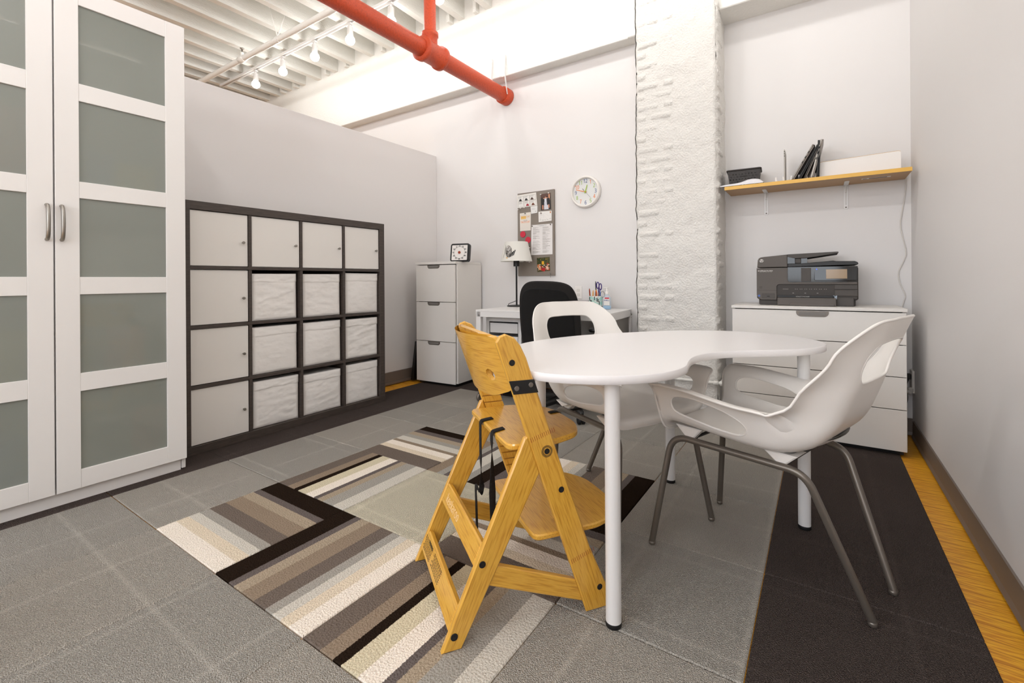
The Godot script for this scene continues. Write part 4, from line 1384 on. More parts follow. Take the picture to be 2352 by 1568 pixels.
func wall_things():
	var bz := -3.72
	var B := thing("notice_board", "narrow grey pin board on the back wall above the white desk", "board", Vector3(-2.222, 1.447, bz))
	var m := Mb.new()
	m.box(Vector3(0, 0, -0.009), Vector3(0.402, 0.796, 0.018), 0.002)
	part(m, "panel", M.board_grey, B)
	var z := bz + 0.0006
	var K := Color(0.13, 0.11, 0.10)
	var rg := RandomNumberGenerator.new()
	rg.seed = 14
	var r := []
	for i in 3:
		for j in 2:
			r.append([6 + i * 40, 10 + j * 36, 38, 34, Color(0.55, 0.53, 0.5)]); r.append([7 + i * 40, 11 + j * 36, 36, 32, Color(0.93, 0.92, 0.9)])
			for k in 3: r.append([10 + i * 40, 14 + j * 36 + k * 4, 18 + rg.randi() % 10, 1, Color(0.5, 0.48, 0.45)])
	for q in [[12, 0, K], [52, 0, K], [90, 0, Color(0.25, 0.15, 0.1)], [58, 36, Color(0.65, 0.15, 0.2)], [94, 36, Color(0.42, 0.2, 0.1)]]:
		for k in 7: r.append([q[0] + 7 - k - (k % 2) * 2, 28 + q[1] + k * 2, 8 + k * 2 + (k % 3), 2, q[2]])
	sheet_of_paper("picture_sheet", "printed sheet of six small pictures at the top left of the pin board", "paper", [[-2.427, 1.829], [-2.213, 1.835], [-2.201, 1.711], [-2.423, 1.705]], picture(130, 84, Color(0.93, 0.915, 0.89), r), z)
	r = [[0, 0, 64, 22, Color(0.38, 0.26, 0.22)], [0, 22, 64, 74, Color(0.2, 0.17, 0.15)], [50, 6, 9, 34, Color(0.85, 0.6, 0.45)], [16, 22, 8, 9, Color(0.85, 0.62, 0.5)], [13, 19, 13, 5, Color(0.22, 0.1, 0.06)], [27, 20, 7, 9, Color(0.85, 0.62, 0.5)], [36, 21, 8, 9, Color(0.85, 0.62, 0.5)], [35, 17, 13, 6, Color(0.25, 0.1, 0.06)], [24, 29, 14, 20, Color(0.85, 0.85, 0.88)], [22, 49, 18, 20, Color(0.82, 0.82, 0.86)], [20, 69, 28, 25, Color(0.84, 0.84, 0.87)], [6, 30, 16, 36, Color(0.09, 0.09, 0.1)], [8, 66, 9, 26, Color(0.75, 0.5, 0.4)], [39, 30, 18, 36, Color(0.08, 0.09, 0.12)], [46, 66, 8, 20, Color(0.75, 0.5, 0.4)]]
	sheet_of_paper("photograph", "photograph of a bride between two friends in dark dresses, pinned on the board", "photo", [[-2.163, 1.811], [-2.058, 1.815], [-2.051, 1.663], [-2.16, 1.66]], picture(64, 96, Color(0.3, 0.2, 0.17), r), z)
	sheet_of_paper("small_note", "small white note with a few lines, under the sheet of six pictures", "paper", [[-2.274, 1.705], [-2.198, 1.708], [-2.199, 1.642], [-2.267, 1.637]], picture(60, 54, Color(0.92, 0.91, 0.9), [[8, 14, 26, 1, grey(0.5)], [8, 22, 36, 1, grey(0.5)], [40, 38, 6, 4, grey(0.35)]]), z + 0.0014)
	var tc := sheet_of_paper("palindrome_card", "white card with orange TACO CAT lettering on the pin board", "card", [[-2.396, 1.652], [-2.272, 1.655], [-2.274, 1.481], [-2.394, 1.481]], picture(64, 90, Color(0.92, 0.89, 0.85), [[6, 17, 30, 14, Color(0.95, 0.78, 0.45)], [22, 36, 20, 1, grey(0.6)], [20, 40, 24, 1, grey(0.6)], [26, 44, 12, 1, grey(0.6)]]), z)
	part(text("TACO CAT", 0.017, 0.0006), "lettering", M.gold_ink, tc, Transform3D(Basis(), Vector3(0, 0.048, 0.0016)))
	part(text("TACO CAT", 0.017, 0.0006), "lettering", M.clock_orange, tc, Transform3D(Basis(), Vector3(0, -0.002, 0.0016)))
	r = []
	for k in 34: r.append([8 + rg.randi() % 100, 14 + rg.randi() % 60, 2 + rg.randi() % 9, 1, Color(0.66, 0.68, 0.68)])
	for k in 5: r.append([10 + k * 22, 62 + rg.randi() % 8, 14, 2, Color(0.62, 0.6, 0.56)])
	r.append([104, 4, 8, 14, Color(0.75, 0.45, 0.2)])
	sheet_of_paper("map_sheet", "white sheet with a faint map under the photograph of the bride", "paper", [[-2.188, 1.65], [-2.047, 1.648], [-2.048, 1.556], [-2.186, 1.552]], picture(120, 80, Color(0.93, 0.92, 0.9), r), z)
	r = [[60, 8, 90, 2, grey(0.55)], [80, 14, 44, 2, grey(0.6)]]
	for cx in [16, 112]:
		for k in 62:
			var blank := rg.randf() < 0.12
			if not blank: r.append([cx, 24 + k * 4, 24 + rg.randi() % 56, 1 + rg.randi() % 2, Color(0.60, 0.58, 0.56)])
	sheet_of_paper("printed_list", "long white printed list in two columns, lower middle of the pin board", "paper", [[-2.266, 1.53], [-2.04, 1.529], [-2.041, 1.246], [-2.272, 1.246]], picture(206, 284, Color(0.92, 0.905, 0.895), r), z)
	r = []
	for k in 130:
		var y := rg.randi() % 78
		var c: Color = [Color(0.12, 0.2, 0.06), Color(0.28, 0.3, 0.08), Color(0.5, 0.42, 0.12), Color(0.1, 0.16, 0.05)][rg.randi() % 4] if y < 34 else [Color(0.9, 0.78, 0.65), Color(0.75, 0.15, 0.1), Color(0.85, 0.5, 0.3), Color(0.2, 0.12, 0.08), Color(0.92, 0.88, 0.82)][rg.randi() % 5]
		r.append([rg.randi() % 78, y, 4 + rg.randi() % 9, 3 + rg.randi() % 8, c])
	r.append([32, 22, 16, 20, Color(0.93, 0.7, 0.15)]); r.append([12, 60, 14, 14, Color(0.9, 0.6, 0.4)]); r.append([60, 58, 16, 14, Color(0.92, 0.75, 0.66)]); r.append([30, 62, 24, 20, Color(0.7, 0.1, 0.1)])
	sheet_of_paper("holiday_photo", "bright green, red and yellow photo card low on the pin board", "photo", [[-2.209, 1.217], [-2.072, 1.222], [-2.067, 1.094], [-2.204, 1.083]], picture(86, 86, Color(0.3, 0.28, 0.12), r), z)
	for k in 2:
		m = Mb.new()
		m.prism(oval(Vector2.ZERO, 0.030, 0.030, 28), 0.0, 0.006, Transform3D(), 0.0012, true)
		solo(m, "red_disc", M.red_card, ["upper red felt disc below the TACO CAT card", "lower red felt disc beside the printed list"][k], "disc", "red discs on the pin board", Transform3D(Basis(), [Vector3(-2.361, 1.448, z), Vector3(-2.303, 1.392, z)][k]))
	var pins := [[-2.283, 1.315, "white push pin left of the printed list's lower half"], [-2.286, 1.18, "white push pin beside the lamp shade's lower rim"], [-2.157, 1.806, "white push pin at the photograph's top left corner"], [-2.073, 1.812, "white push pin at the photograph's top right corner"], [-2.41, 1.688, "white push pin at the left under the picture sheet"], [-2.382, 1.70, "brownish push pin under the picture sheet"], [-2.34, 1.702, "white push pin under the middle of the picture sheet"], [-2.252, 1.518, "dark push pin in the list's top left corner"], [-2.055, 1.52, "dark push pin in the list's top right corner"], [-2.33, 1.645, "dark push pin at the top of the TACO CAT card"], [-2.155, 1.634, "dark push pin at the top of the map sheet"]]
	for k in pins.size():
		m = Mb.new()
		m.lathe([Vector2(0.003, 0), Vector2(0.0025, 0.006), Vector2(0.0055, 0.009), Vector2(0.006, 0.014), Vector2(0.0, 0.0155)], 12, Transform3D(Basis(Vector3.RIGHT, PI / 2), Vector3.ZERO))
		solo(m, "push_pin", M.handle_grey if k > 6 else (M.tan if k == 5 else M.paper) if M.has("tan") else M.paper, pins[k][2], "push pin", "pins on the pin board", Transform3D(Basis(), Vector3(pins[k][0], pins[k][1], z + 0.0012)))
	var key := thing("hanging_key", "small brass key hanging at the lower right of the pin board", "key", Vector3(-2.064, 1.068, z + 0.004))
	m = Mb.new()
	var ring := []
	for k in 16: ring.append(Vector3(0.009 * cos(TAU * k / 16), 0.009 * sin(TAU * k / 16), 0))
	m.tube(ring, 0.002, 6, true)
	part(m, "ring", M.brushed_metal, key)
	m = Mb.new()
	m.box(Vector3(0, -0.022, 0), Vector3(0.004, 0.028, 0.0015))
	part(m, "blade", M.brushed_metal, key)
	# wall clock
	var C := thing("wall_clock", "round white wall clock with big multicoloured numbers", "clock", Vector3(-1.709, 1.784, -3.739))
	m = Mb.new()
	var zr := Transform3D(Basis(Vector3.RIGHT, PI / 2), Vector3.ZERO)
	m.lathe([Vector2(0.0, 0.0), Vector2(0.136, 0.0), Vector2(0.142, 0.006), Vector2(0.141, 0.022), Vector2(0.134, 0.036), Vector2(0.128, 0.039), Vector2(0.122, 0.036), Vector2(0.119, 0.026), Vector2(0.1185, 0.014)], 64, zr)
	part(m, "rim", M.white_plastic, C)
	m = Mb.new()
	m.prism(oval(Vector2.ZERO, 0.1195, 0.1195, 48), 0.008, 0.0135)
	var face := part(m, "face", mat("clock_face", Color(0.88, 0.88, 0.87), 0.4), C)
	var cols := ["clock_blue", "clock_orange", "clock_green", "clock_blue", "clock_orange", "clock_green", "clock_blue", "clock_orange", "clock_green", "clock_blue", "clock_orange", "clock_green"]
	for k in 12:
		var g := TAU * k / 12.0
		var tm := text("12" if k == 0 else str(k), 0.030, 0.001, false)
		part(tm, "number", M[cols[k]], face, Transform3D(Basis().scaled(Vector3(0.86, 1.08, 1)), Vector3(0.095 * sin(g), 0.095 * cos(g), 0.0142)))
	for q in [["hour_hand", 17.0, 0.062, 0.0075, "clock_green", 0.020], ["minute_hand", -74.0, 0.09, 0.0055, "clock_orange", 0.022], ["second_hand", 138.0, 0.085, 0.0018, "handle_grey", 0.024]]:
		m = Mb.new()
		m.prism(poly([-q[3] * 0.5, -0.014, q[3] * 0.5, -0.014, q[3] * 0.42, q[2], -q[3] * 0.42, q[2]]), 0.0, 0.001)
		if q[0] == "second_hand": m.box(Vector3(0, -0.026, 0.0005), Vector3(0.005, 0.026, 0.001))
		part(m, q[0], M[q[4]], face, Transform3D(Basis(Vector3.BACK, deg_to_rad(-q[1])), Vector3(0, 0, q[5])))
	m = Mb.new()
	m.prism(oval(Vector2.ZERO, 0.006, 0.006, 16), 0.012, 0.027)
	part(m, "hub", M.clock_green, face)
	# sockets
	var so := thing("wall_socket", "white wall outlet half hidden by the black chair's back", "outlet", Vector3(-1.79, 0.895, -3.739))
	m = Mb.new()
	m.prism(rrect(-0.035, -0.057, 0.035, 0.057, 0.005), 0.0, 0.005, Transform3D(), 0.002)
	part(m, "plate", M.paper, so)
	for s in [-1, 1]:
		m = Mb.new()
		m.prism(rrect(-0.016, -0.013, 0.016, 0.013, 0.006), 0.004, 0.0065, Transform3D(Basis(), Vector3(0, s * 0.02, 0)))
		part(m, "receptacle", M.off_white, so)

# ---------------------------------------------------------------- the niche right of the column
func drawer_cabinet():
	var x0 := -0.488
	var x1 := 0.408
	var c := thing("drawer_chest", "wide low white chest of four drawers under the printer in the niche", "cabinet", Vector3((x0 + x1) / 2, 0, -3.37))
	var W := x1 - x0
	var D := 0.465
	var m := Mb.new()
	for s in [-1, 1]: m.box(Vector3(s * (W / 2 - 0.009), 0.418, -D / 2 - 0.01), Vector3(0.018, 0.79, D - 0.02), 0.001)
	m.box(Vector3(0, 0.42, -D + 0.006), Vector3(W - 0.03, 0.78, 0.01))
	m.box(Vector3(0, 0.04, -D / 2 - 0.01), Vector3(W - 0.03, 0.02, D - 0.03))
	part(m, "carcass", M.white_lacquer, c)
	m = Mb.new()
	m.box(Vector3(0, 0.824, -D / 2 + 0.003), Vector3(W + 0.004, 0.018, D + 0.006), 0.0015)
	part(m, "top_panel", M.white_lacquer, c)
	m = Mb.new()
	m.box(Vector3(0, 0.0125, -D / 2 - 0.012), Vector3(W - 0.03, 0.025, D - 0.045))
	part(m, "plinth", M.black_plastic, c)
	var ys := [[0.026, 0.258], [0.2625, 0.443], [0.4475, 0.625], [0.6295, 0.809]]
	for k in 4:
		m = Mb.new()
		m.span(Vector3(-W / 2 + 0.003, ys[k][0], -0.018), Vector3(W / 2 - 0.003, ys[k][1], 0.0), 0.0015)
		var d := part(m, "drawer", M.white_lacquer, c)
		if k == 3:
			var pl := recessed_pull(0.168, 0.034)
			part(pl[0], "pull", M.handle_grey, d, Transform3D(Basis(), Vector3(0.002, ys[k][1] - 0.002, 0.0)))
			part(pl[1], "pull_cup", M.shade_grey, d, Transform3D(Basis(), Vector3(0.002, ys[k][1] - 0.002, 0.0)))
	c.rotation.z = deg_to_rad(0.0)

func printer():
	var p := thing("printer", "grey and black all-in-one office printer with a raised paper feeder tray", "printer", Vector3(-0.077, 0.834, -3.5))
	var bx := func(m: Mb, a: Array, bev := 0.0): m.span(Vector3(a[0] + 0.077, a[1] - 0.834, a[2] + 3.5), Vector3(a[3] + 0.077, a[4] - 0.834, a[5] + 3.5), bev)
	var m := Mb.new()
	bx.call(m, [-0.352, 0.872, -3.83, 0.198, 1.079, -3.503], 0.008)
	bx.call(m, [-0.34, 0.836, -3.82, 0.185, 0.88, -3.515], 0.004)
	part(m, "housing", M.printer_dark, p)
	# fascia: a grey sheet with the cut-outs for panel and slot
	var f := PackedVector2Array()
	var raw := [[-0.352, 0.90], [-0.345, 0.880], [-0.325, 0.868], [-0.235, 0.868], [-0.235, 0.958], [-0.229, 0.967], [-0.22, 0.9705], [0.192, 0.9705], [0.192, 0.984], [-0.158, 0.984], [-0.168, 0.988], [-0.172, 0.997], [-0.172, 1.079], [-0.352, 1.079]]
	for q in raw: f.append(Vector2(q[0] + 0.077, q[1] - 0.834))
	m = Mb.new()
	m.prism(f, -0.003, 0.005, Transform3D(), 0.0015)
	part(m, "fascia", M.printer_grey, p)
	m = Mb.new()
	bx.call(m, [-0.172, 0.985, -3.52, 0.195, 1.082, -3.502])
	part(m, "panel_recess", M.black_gloss, p)
	m = Mb.new()
	bx.call(m, [-0.098, 0.988, -3.51, -0.044, 1.076, -3.4985], 0.001)
	part(m, "card_flap", M.printer_mid, p)
	m = Mb.new()
	m.prism(rrect(-0.027 + 0.077, 0.990 - 0.834, 0.191 + 0.077, 1.077 - 0.834, 0.008), 0.0, 0.012, Transform3D(Basis(Vector3.RIGHT, -0.05), Vector3(0, 0.004, -0.003)), 0.002)
	var cp := part(m, "control_panel", M.black_gloss, p)
	m = Mb.new()
	bx.call(m, [0.035, 1.006, -3.495, 0.142, 1.064, -3.4865])
	part(m, "screen", M.screen, cp, Transform3D(Basis(), Vector3(0, 0, 0.0)))
	m = Mb.new()
	m.sphere(Vector3(-0.014 + 0.077, 1.066 - 0.834, 0.0085), 0.0028, 10)
	part(m, "status_light", M.blue_led, cp)
	m = Mb.new()
	bx.call(m, [-0.231, 0.889, -3.7, 0.075, 0.9695, -3.5035])
	part(m, "output_slot", M.black_gloss, p)
	m = Mb.new()
	for k in 7:
		for s in [-0.005, 0.005]: m.box(Vector3(-0.125 + k * 0.026 + s + 0.077, 0.940 - 0.834, -0.0028), Vector3(0.004, 0.0022, 0.001))
	for k in 3: m.box(Vector3(-0.142 + k * 0.066 + 0.077, 0.914 - 0.834, -0.0028), Vector3(0.009, 0.0022, 0.001))
	m.box(Vector3(-0.185 + 0.077, 0.940 - 0.834, -0.0028), Vector3(0.032, 0.0015, 0.001))
	part(m, "paper_ribs", M.pale_grey, p)
	m = Mb.new()
	bx.call(m, [0.077, 0.938, -3.515, 0.194, 0.968, -3.4985], 0.002)
	part(m, "upper_door", M.printer_mid, p)
	m = Mb.new()
	bx.call(m, [0.077, 0.896, -3.515, 0.196, 0.936, -3.4965], 0.004)
	part(m, "lower_door", M.printer_mid, p)
	m = Mb.new()
	bx.call(m, [-0.229, 0.8345, -3.80, 0.086, 0.884, -3.452], 0.004)
	bx.call(m, [-0.16, 0.8345, -3.46, 0.076, 0.852, -3.449], 0.002)
	part(m, "paper_tray", M.printer_grey, p)
	m = Mb.new()
	bx.call(m, [-0.231, 0.884, -3.51, 0.078, 0.899, -3.492], 0.002)
	var ob := part(m, "output_bar", M.black_plastic, p)
	part(text("HEWLETT PACKARD", 0.0062, 0.0006), "lettering", M.pale_grey, ob, Transform3D(Basis(), Vector3(-0.09 + 0.077, 0.8915 - 0.834, 0.0085)))
	m = Mb.new()
	m.box(Vector3(0.078 + 0.077, 0.892 - 0.834, 0.006), Vector3(0.02, 0.014, 0.004), 0.001, Basis(Vector3.BACK, -0.4))
	m.box(Vector3(0.088 + 0.077, 0.889 - 0.834, 0.004), Vector3(0.006, 0.026, 0.004), 0.001, Basis(Vector3.BACK, -0.1))
	part(m, "latch", M.clear_plastic, p)
	m = Mb.new()
	bx.call(m, [0.087, 0.8345, -3.80, 0.176, 0.888, -3.50], 0.003)
	part(m, "tray_side", M.printer_mid, p)
	m = Mb.new()
	bx.call(m, [-0.338, 0.8345, -3.80, -0.231, 0.868, -3.508], 0.003)
	part(m, "foot", M.printer_dark, p)
	m = Mb.new()
	m.prism(rrect(-0.322 + 0.077, 0.878 - 0.834, -0.246 + 0.077, 0.910 - 0.834, 0.005), 0.0045, 0.0065, Transform3D(), 0.001)
	var ub := part(m, "usb_cover", M.printer_mid, p)
	m = Mb.new()
	m.box(Vector3(-0.283 + 0.077, 0.891 - 0.834, 0.0066), Vector3(0.016, 0.005, 0.001))
	part(m, "usb_port", M.ink, ub)
	m = Mb.new()
	m.prism(oval(Vector2(-0.338 + 0.077, 0.894 - 0.834), 0.007, 0.007, 18), 0.004, 0.006)
	part(m, "power_button", M.cup_blue, p)
	m = Mb.new()
	for q in [[0, 0.006, 0.013, 0.0012], [0, -0.006, 0.013, 0.0012], [0.006, 0, 0.0012, 0.013], [-0.006, 0, 0.0012, 0.013]]: m.box(Vector3(-0.327 + 0.077 + q[0], 0.95 - 0.834 + q[1], 0.0052), Vector3(q[2], q[3], 0.0006))
	m.box(Vector3(-0.327 + 0.077, 0.95 - 0.834, 0.0052), Vector3(0.0012, 0.009, 0.0006), 0.0, Basis(Vector3.BACK, -0.8))
	part(m, "fascia_emblem", M.ink, p)
	m = Mb.new()
	m.box(Vector3(-0.292 + 0.077, 0.9315 - 0.834, 0.0052), Vector3(0.115, 0.001, 0.0006))
	part(m, "seam", M.ink, p)
	part(text("HP Officejet Pro 8610", 0.0062, 0.0006, true), "lettering", M.paper, p, Transform3D(Basis(), Vector3(-0.301 + 0.077, 1.0605 - 0.834, 0.0052)))
	part(text("PRINT  FAX  SCAN  COPY  WEB", 0.0040, 0.0006), "lettering", M.pale_grey, p, Transform3D(Basis(), Vector3(-0.298 + 0.077, 1.0535 - 0.834, 0.0052)))
	# lid with the document feeder
	m = Mb.new()
	m.prism(poly([-0.272, 0.249, -0.268, 0.30, -0.262, 0.311, -0.25, 0.3175, -0.225, 0.3205, -0.096, 0.332, -0.096, 0.249]), -0.31, 0.004, Transform3D(), 0.004)
	var lid := part(m, "feeder_cover", M.printer_grey, p)
	m = Mb.new()
	m.prism(oval(Vector2(-0.323 + 0.077, 1.128 - 0.834), 0.0125, 0.0105, 24), 0.004, 0.0052)
	var em := part(m, "emblem", M.paper, lid)
	part(text("hp", 0.014, 0.0006, true), "emblem_letters", M.printer_dark, em, Transform3D(Basis(Vector3(1, 0, 0), Vector3(0.25, 1, 0), Vector3(0, 0, 1)), Vector3(-0.3235 + 0.077, 1.129 - 0.834, 0.0054)))
	m = Mb.new()
	m.prism(poly([-0.096, 0.249, 0.27, 0.256, 0.276, 0.262, 0.272, 0.272, 0.258, 0.279, 0.165, 0.281, 0.15, 0.2845, -0.01, 0.272, -0.096, 0.272]), -0.32, 0.0, Transform3D(), 0.003)
	part(m, "scanner_lid", M.black_plastic, p)
	m = Mb.new()
	m.prism(poly([-0.096, 0.270, -0.055, 0.270, -0.055, 0.306, -0.096, 0.331]), -0.29, -0.005)
	m.prism(poly([-0.022, 0.270, 0.012, 0.272, 0.012, 0.306, -0.022, 0.306]), -0.29, -0.035)
	part(m, "feeder_throat", M.black_gloss, p)
	m = Mb.new()
	m.prism(rrect(-0.056, 0.273, -0.022, 0.304, 0.004), -0.10, -0.012, Transform3D(), 0.002)
	part(m, "feeder_roller", M.printer_mid, p)
	m = Mb.new()
	m.prism(poly([-0.096, 0.316, -0.055, 0.305, 0.012, 0.306, 0.175, 0.3305, 0.178, 0.337, 0.174, 0.3405, -0.096, 0.3325]), -0.28, -0.002, Transform3D(), 0.0015)
	part(m, "feeder_tray", M.printer_mid, p)

func wall_shelf():
	var s := thing("wall_shelf", "pine-edged wall shelf on two white brackets above the printer", "shelf", Vector3(-0.05, 1.641, -3.715))
	var m := Mb.new()
	m.box(Vector3(0, 0.012, 0), Vector3(1.02, 0.024, 0.285), 0.001)
	part(m, "board", mat("shelf_board", Color(0.73, 0.57, 0.38), 0.45), s)
	m = Mb.new()
	m.box(Vector3(0, 0.012, 0.1435), Vector3(1.02, 0.024, 0.002))
	part(m, "front_edge", mat("shelf_edge", Color(0.90, 0.70, 0.30), 0.4), s)
	m = Mb.new()
	m.box(Vector3(0.35, -0.0006, 0.03), Vector3(0.145, 0.001, 0.028))
	var st := part(m, "sticker", M.paper, s)
	m = Mb.new()
	m.box(Vector3(0.294, -0.0014, 0.03), Vector3(0.02, 0.0006, 0.014))
	for k in 5: m.box(Vector3(0.36, -0.0014, 0.021 + k * 0.0045), Vector3(0.09, 0.0006, 0.0015))
	part(m, "sticker_print", M.handle_grey, st)
	for x in [-0.322, 0.153]:
		m = Mb.new()
		var bxp: float = x + 0.05
		m.prism(rrect(-0.0135, -0.165, 0.0135, -0.001, 0.0125), -0.002, 0.002, Transform3D(Basis(), Vector3(bxp, 0, -0.142)), 0.0008)
		m.prism(rrect(-0.0135, 0.0, 0.0135, 0.17, 0.0125), -0.002, 0.002, Transform3D(Basis(Vector3.RIGHT, PI / 2), Vector3(bxp, -0.0025, -0.143)), 0.0008)
		m.prism(poly([0, 0, 0.02, 0, 0.05, -0.0, 0.0, -0.05]), -0.0015, 0.0015, Transform3D(Basis(Vector3.UP, -PI / 2), Vector3(bxp, -0.002, -0.142)))
		m.tube([Vector3(bxp, -0.03, -0.14), Vector3(bxp, -0.135, -0.14)], 0.004, 8)
		var br := part(m, "bracket", M.white_metal, s)
		m = Mb.new()
		for y in [-0.152, -0.05]: m.sphere(Vector3(bxp, y, -0.139), 0.005, 8, Vector3(1, 1, 0.4))
		part(m, "screw", M.handle_grey, br)
	# perforated basket
	var top := 1.6665
	var b := thing("plastic_basket", "dark brown perforated plastic basket on the left end of the shelf", "basket", Vector3(-0.452, top, -3.735), deg_to_rad(4))
	var dark := mat("basket_brown", Color(0.17, 0.145, 0.13), 0.5)
	var bw := 0.105
	var bd := 0.075
	var bh := 0.125
	for side in 4:
		var half := bw if side % 2 == 0 else bd
		var off := bd if side % 2 == 0 else bw
		var holes := []
		for r in 5:
			var y := 0.022 + r * 0.0185
			var n := int(half * 2.0 / 0.021)
			for k in n:
				var x := -half + 0.012 + k * 0.021 + (0.008 if r % 2 else 0.0)
				if x > half - 0.012: continue
				if side % 2 == 0 and r >= 2 and r <= 4 and absf(x) < 0.034 and r == 3: continue
				holes.append(rrect(x - 0.0065, y - 0.0045, x + 0.0065, y + 0.0045, 0.004, 2))
			if side % 2 == 0 and r == 3: holes.append(rrect(-0.028, y - 0.0055, 0.028, y + 0.0055, 0.005, 3))
		m = Mb.new()
		var rot := Basis(Vector3.UP, side * PI / 2)
		m.sheet(poly([-half, 0.0, half, 0.0, half, bh, -half, bh]), holes, func(q): return rot * Vector3(q.x * (0.86 + 0.14 * q.y / bh), q.y, off * (0.84 + 0.16 * q.y / bh)), Vector2(0.03, 0.03), 0.003)
		part(m, "side", dark, b)
	m = Mb.new()
	m.box(Vector3(0, 0.002, 0), Vector3(bw * 1.7, 0.003, bd * 1.66))
	part(m, "bottom", dark, b)
	m = Mb.new()
	var rimp := []
	for q in rrect(-bw - 0.003, -bd - 0.003, bw + 0.003, bd + 0.003, 0.012, 4): rimp.append(Vector3(q.x, bh, q.y))
	m.tube(rimp, 0.006, 8, true)
	part(m, "rim", dark, b)
	# crumpled bag with papers in front of the basket
	m = Mb.new()
	var nz := FastNoiseLite.new()
	nz.frequency = 9.0; nz.seed = 3; nz.noise_type = FastNoiseLite.TYPE_CELLULAR; nz.cellular_return_type = FastNoiseLite.RETURN_DISTANCE2
	m.grid(40, 14, func(u, v):
		var x := lerpf(-0.145, 0.13, u)
		var g: float = PI * v
		var hgt := 0.012 + 0.034 * (0.35 + 0.65 * smoothstep(0.35, 0.75, u)) * (1.0 - pow(absf(u - 0.5) * 2.0, 6.0))
		var q := Vector3(x, 0.001 + hgt * pow(sin(g), 0.7), 0.055 * cos(g))
		var d := nz.get_noise_3d(q.x, q.y * 2.0, q.z) * 0.010 * sin(g)
		return q + Vector3(0, d, d * 0.5), false)
	solo(m, "crumpled_bag", mat("bag_white", Color(0.90, 0.89, 0.90), 0.4), "crumpled white plastic bag in front of the brown basket on the shelf", "bag", "", Transform3D(Basis(), Vector3(-0.445, 1.6665, -3.625)))
	# wire and blade rack of laptops
	var rk := thing("file_rack", "white upright rack with prongs holding thin laptops on the shelf", "rack", Vector3(-0.13, top, -3.70))
	m = Mb.new()
	m.box(Vector3(0.0, 0.002, 0.0), Vector3(0.27, 0.004, 0.14), 0.001)
	part(m, "base", M.white_plastic, rk)
	for k in 6:
		m = Mb.new()
		m.box(Vector3(-0.115 + k * 0.045, 0.022, 0.055), Vector3(0.010, 0.036, 0.006), 0.002)
		part(m, "prong", M.white_plastic, rk)
		m = Mb.new()
		m.box(Vector3(-0.115 + k * 0.045, 0.022, -0.055), Vector3(0.010, 0.036, 0.006), 0.002)
		part(m, "prong", M.white_plastic, rk)
	var ld := thing("tablet", "thin pale tablet standing upright on edge left of the laptops", "tablet", Vector3(-0.193, top + 0.0045, -3.70))
	m = Mb.new()
	m.box(Vector3(0, 0.108, 0), Vector3(0.007, 0.215, 0.15), 0.003)
	part(m, "body", M.pale_grey, ld)
	m = Mb.new()
	for y in [0.20, 0.185, 0.17]: m.box(Vector3(0, y, 0.0755), Vector3(0.004, 0.007, 0.001))
	part(m, "port", M.ink, ld)
	var laps := [[-0.155, -3.70, 29.0, 0.255, "silver laptop leaning at the left of the row on the shelf", "handle_grey", 0.016], [-0.118, -3.70, 27.0, 0.245, "dark laptop leaning second in the row on the shelf", "soft_black", 0.018], [-0.085, -3.70, 22.0, 0.25, "thin dark laptop leaning third in the row on the shelf", "printer_dark", 0.014], [-0.046, -3.70, 13.0, 0.255, "silver laptop leaning fourth in the row on the shelf", "pale_grey", 0.018], [-0.012, -3.70, 2.0, 0.245, "black laptop standing upright at the right end of the row", "soft_black", 0.016]]
	for q in laps:
		var lp := thing("laptop", q[4], "laptop", Vector3(q[0], top + 0.0045, q[1]), 0.0, "laptops standing on the wall shelf")
		lp.rotation_degrees.z = -q[2]
		m = Mb.new()
		m.prism(rrect(0, -0.09, q[3], 0.09, 0.012, 3), 0.0, q[6] * 0.55, Transform3D(Basis(Vector3(0, 1, 0), Vector3(0, 0, 1), Vector3(1, 0, 0)), Vector3.ZERO), 0.002)
		part(m, "base", M[q[5]], lp)
		m = Mb.new()
		m.prism(rrect(0, -0.09, q[3], 0.09, 0.012, 3), q[6] * 0.6, q[6], Transform3D(Basis(Vector3(0, 1, 0), Vector3(0, 0, 1), Vector3(1, 0, 0)), Vector3.ZERO), 0.002)
		part(m, "lid", M.handle_grey if q[5] != "soft_black" else M.soft_black, lp)
		m = Mb.new()
		for k in 3: m.box(Vector3(q[6] * 0.28, q[3] * (0.5 + 0.14 * k), 0.0902), Vector3(q[6] * 0.3, 0.014, 0.001))
		part(m, "port", M.ink, lp)
	var tb := thing("easel_board", "white lap board with a thin wooden edge standing on the shelf", "board", Vector3(0.212, top + 0.0005, -3.66))
	m = Mb.new()
	var ob := poly([-0.207, 0, 0.207, 0, 0.207, 0.112, 0.203, 0.118, 0.195, 0.121, -0.207, 0.108])
	m.prism(ob, 0.004, 0.0065, Transform3D(Basis(Vector3.RIGHT, -0.1), Vector3.ZERO))
	part(m, "white_face", M.paper, tb)
	m = Mb.new()
	m.prism(ob, -0.005, 0.0038, Transform3D(Basis(Vector3.RIGHT, -0.1), Vector3.ZERO))
	m.tube([Vector3(-0.207, 0.108, 0.0), Vector3(0.195, 0.121, 0.0), Vector3(0.205, 0.117, 0.0)].map(func(q): return Basis(Vector3.RIGHT, -0.1) * q), 0.0042, 8)
	part(m, "wood_edge", M.shelf_wood, tb)

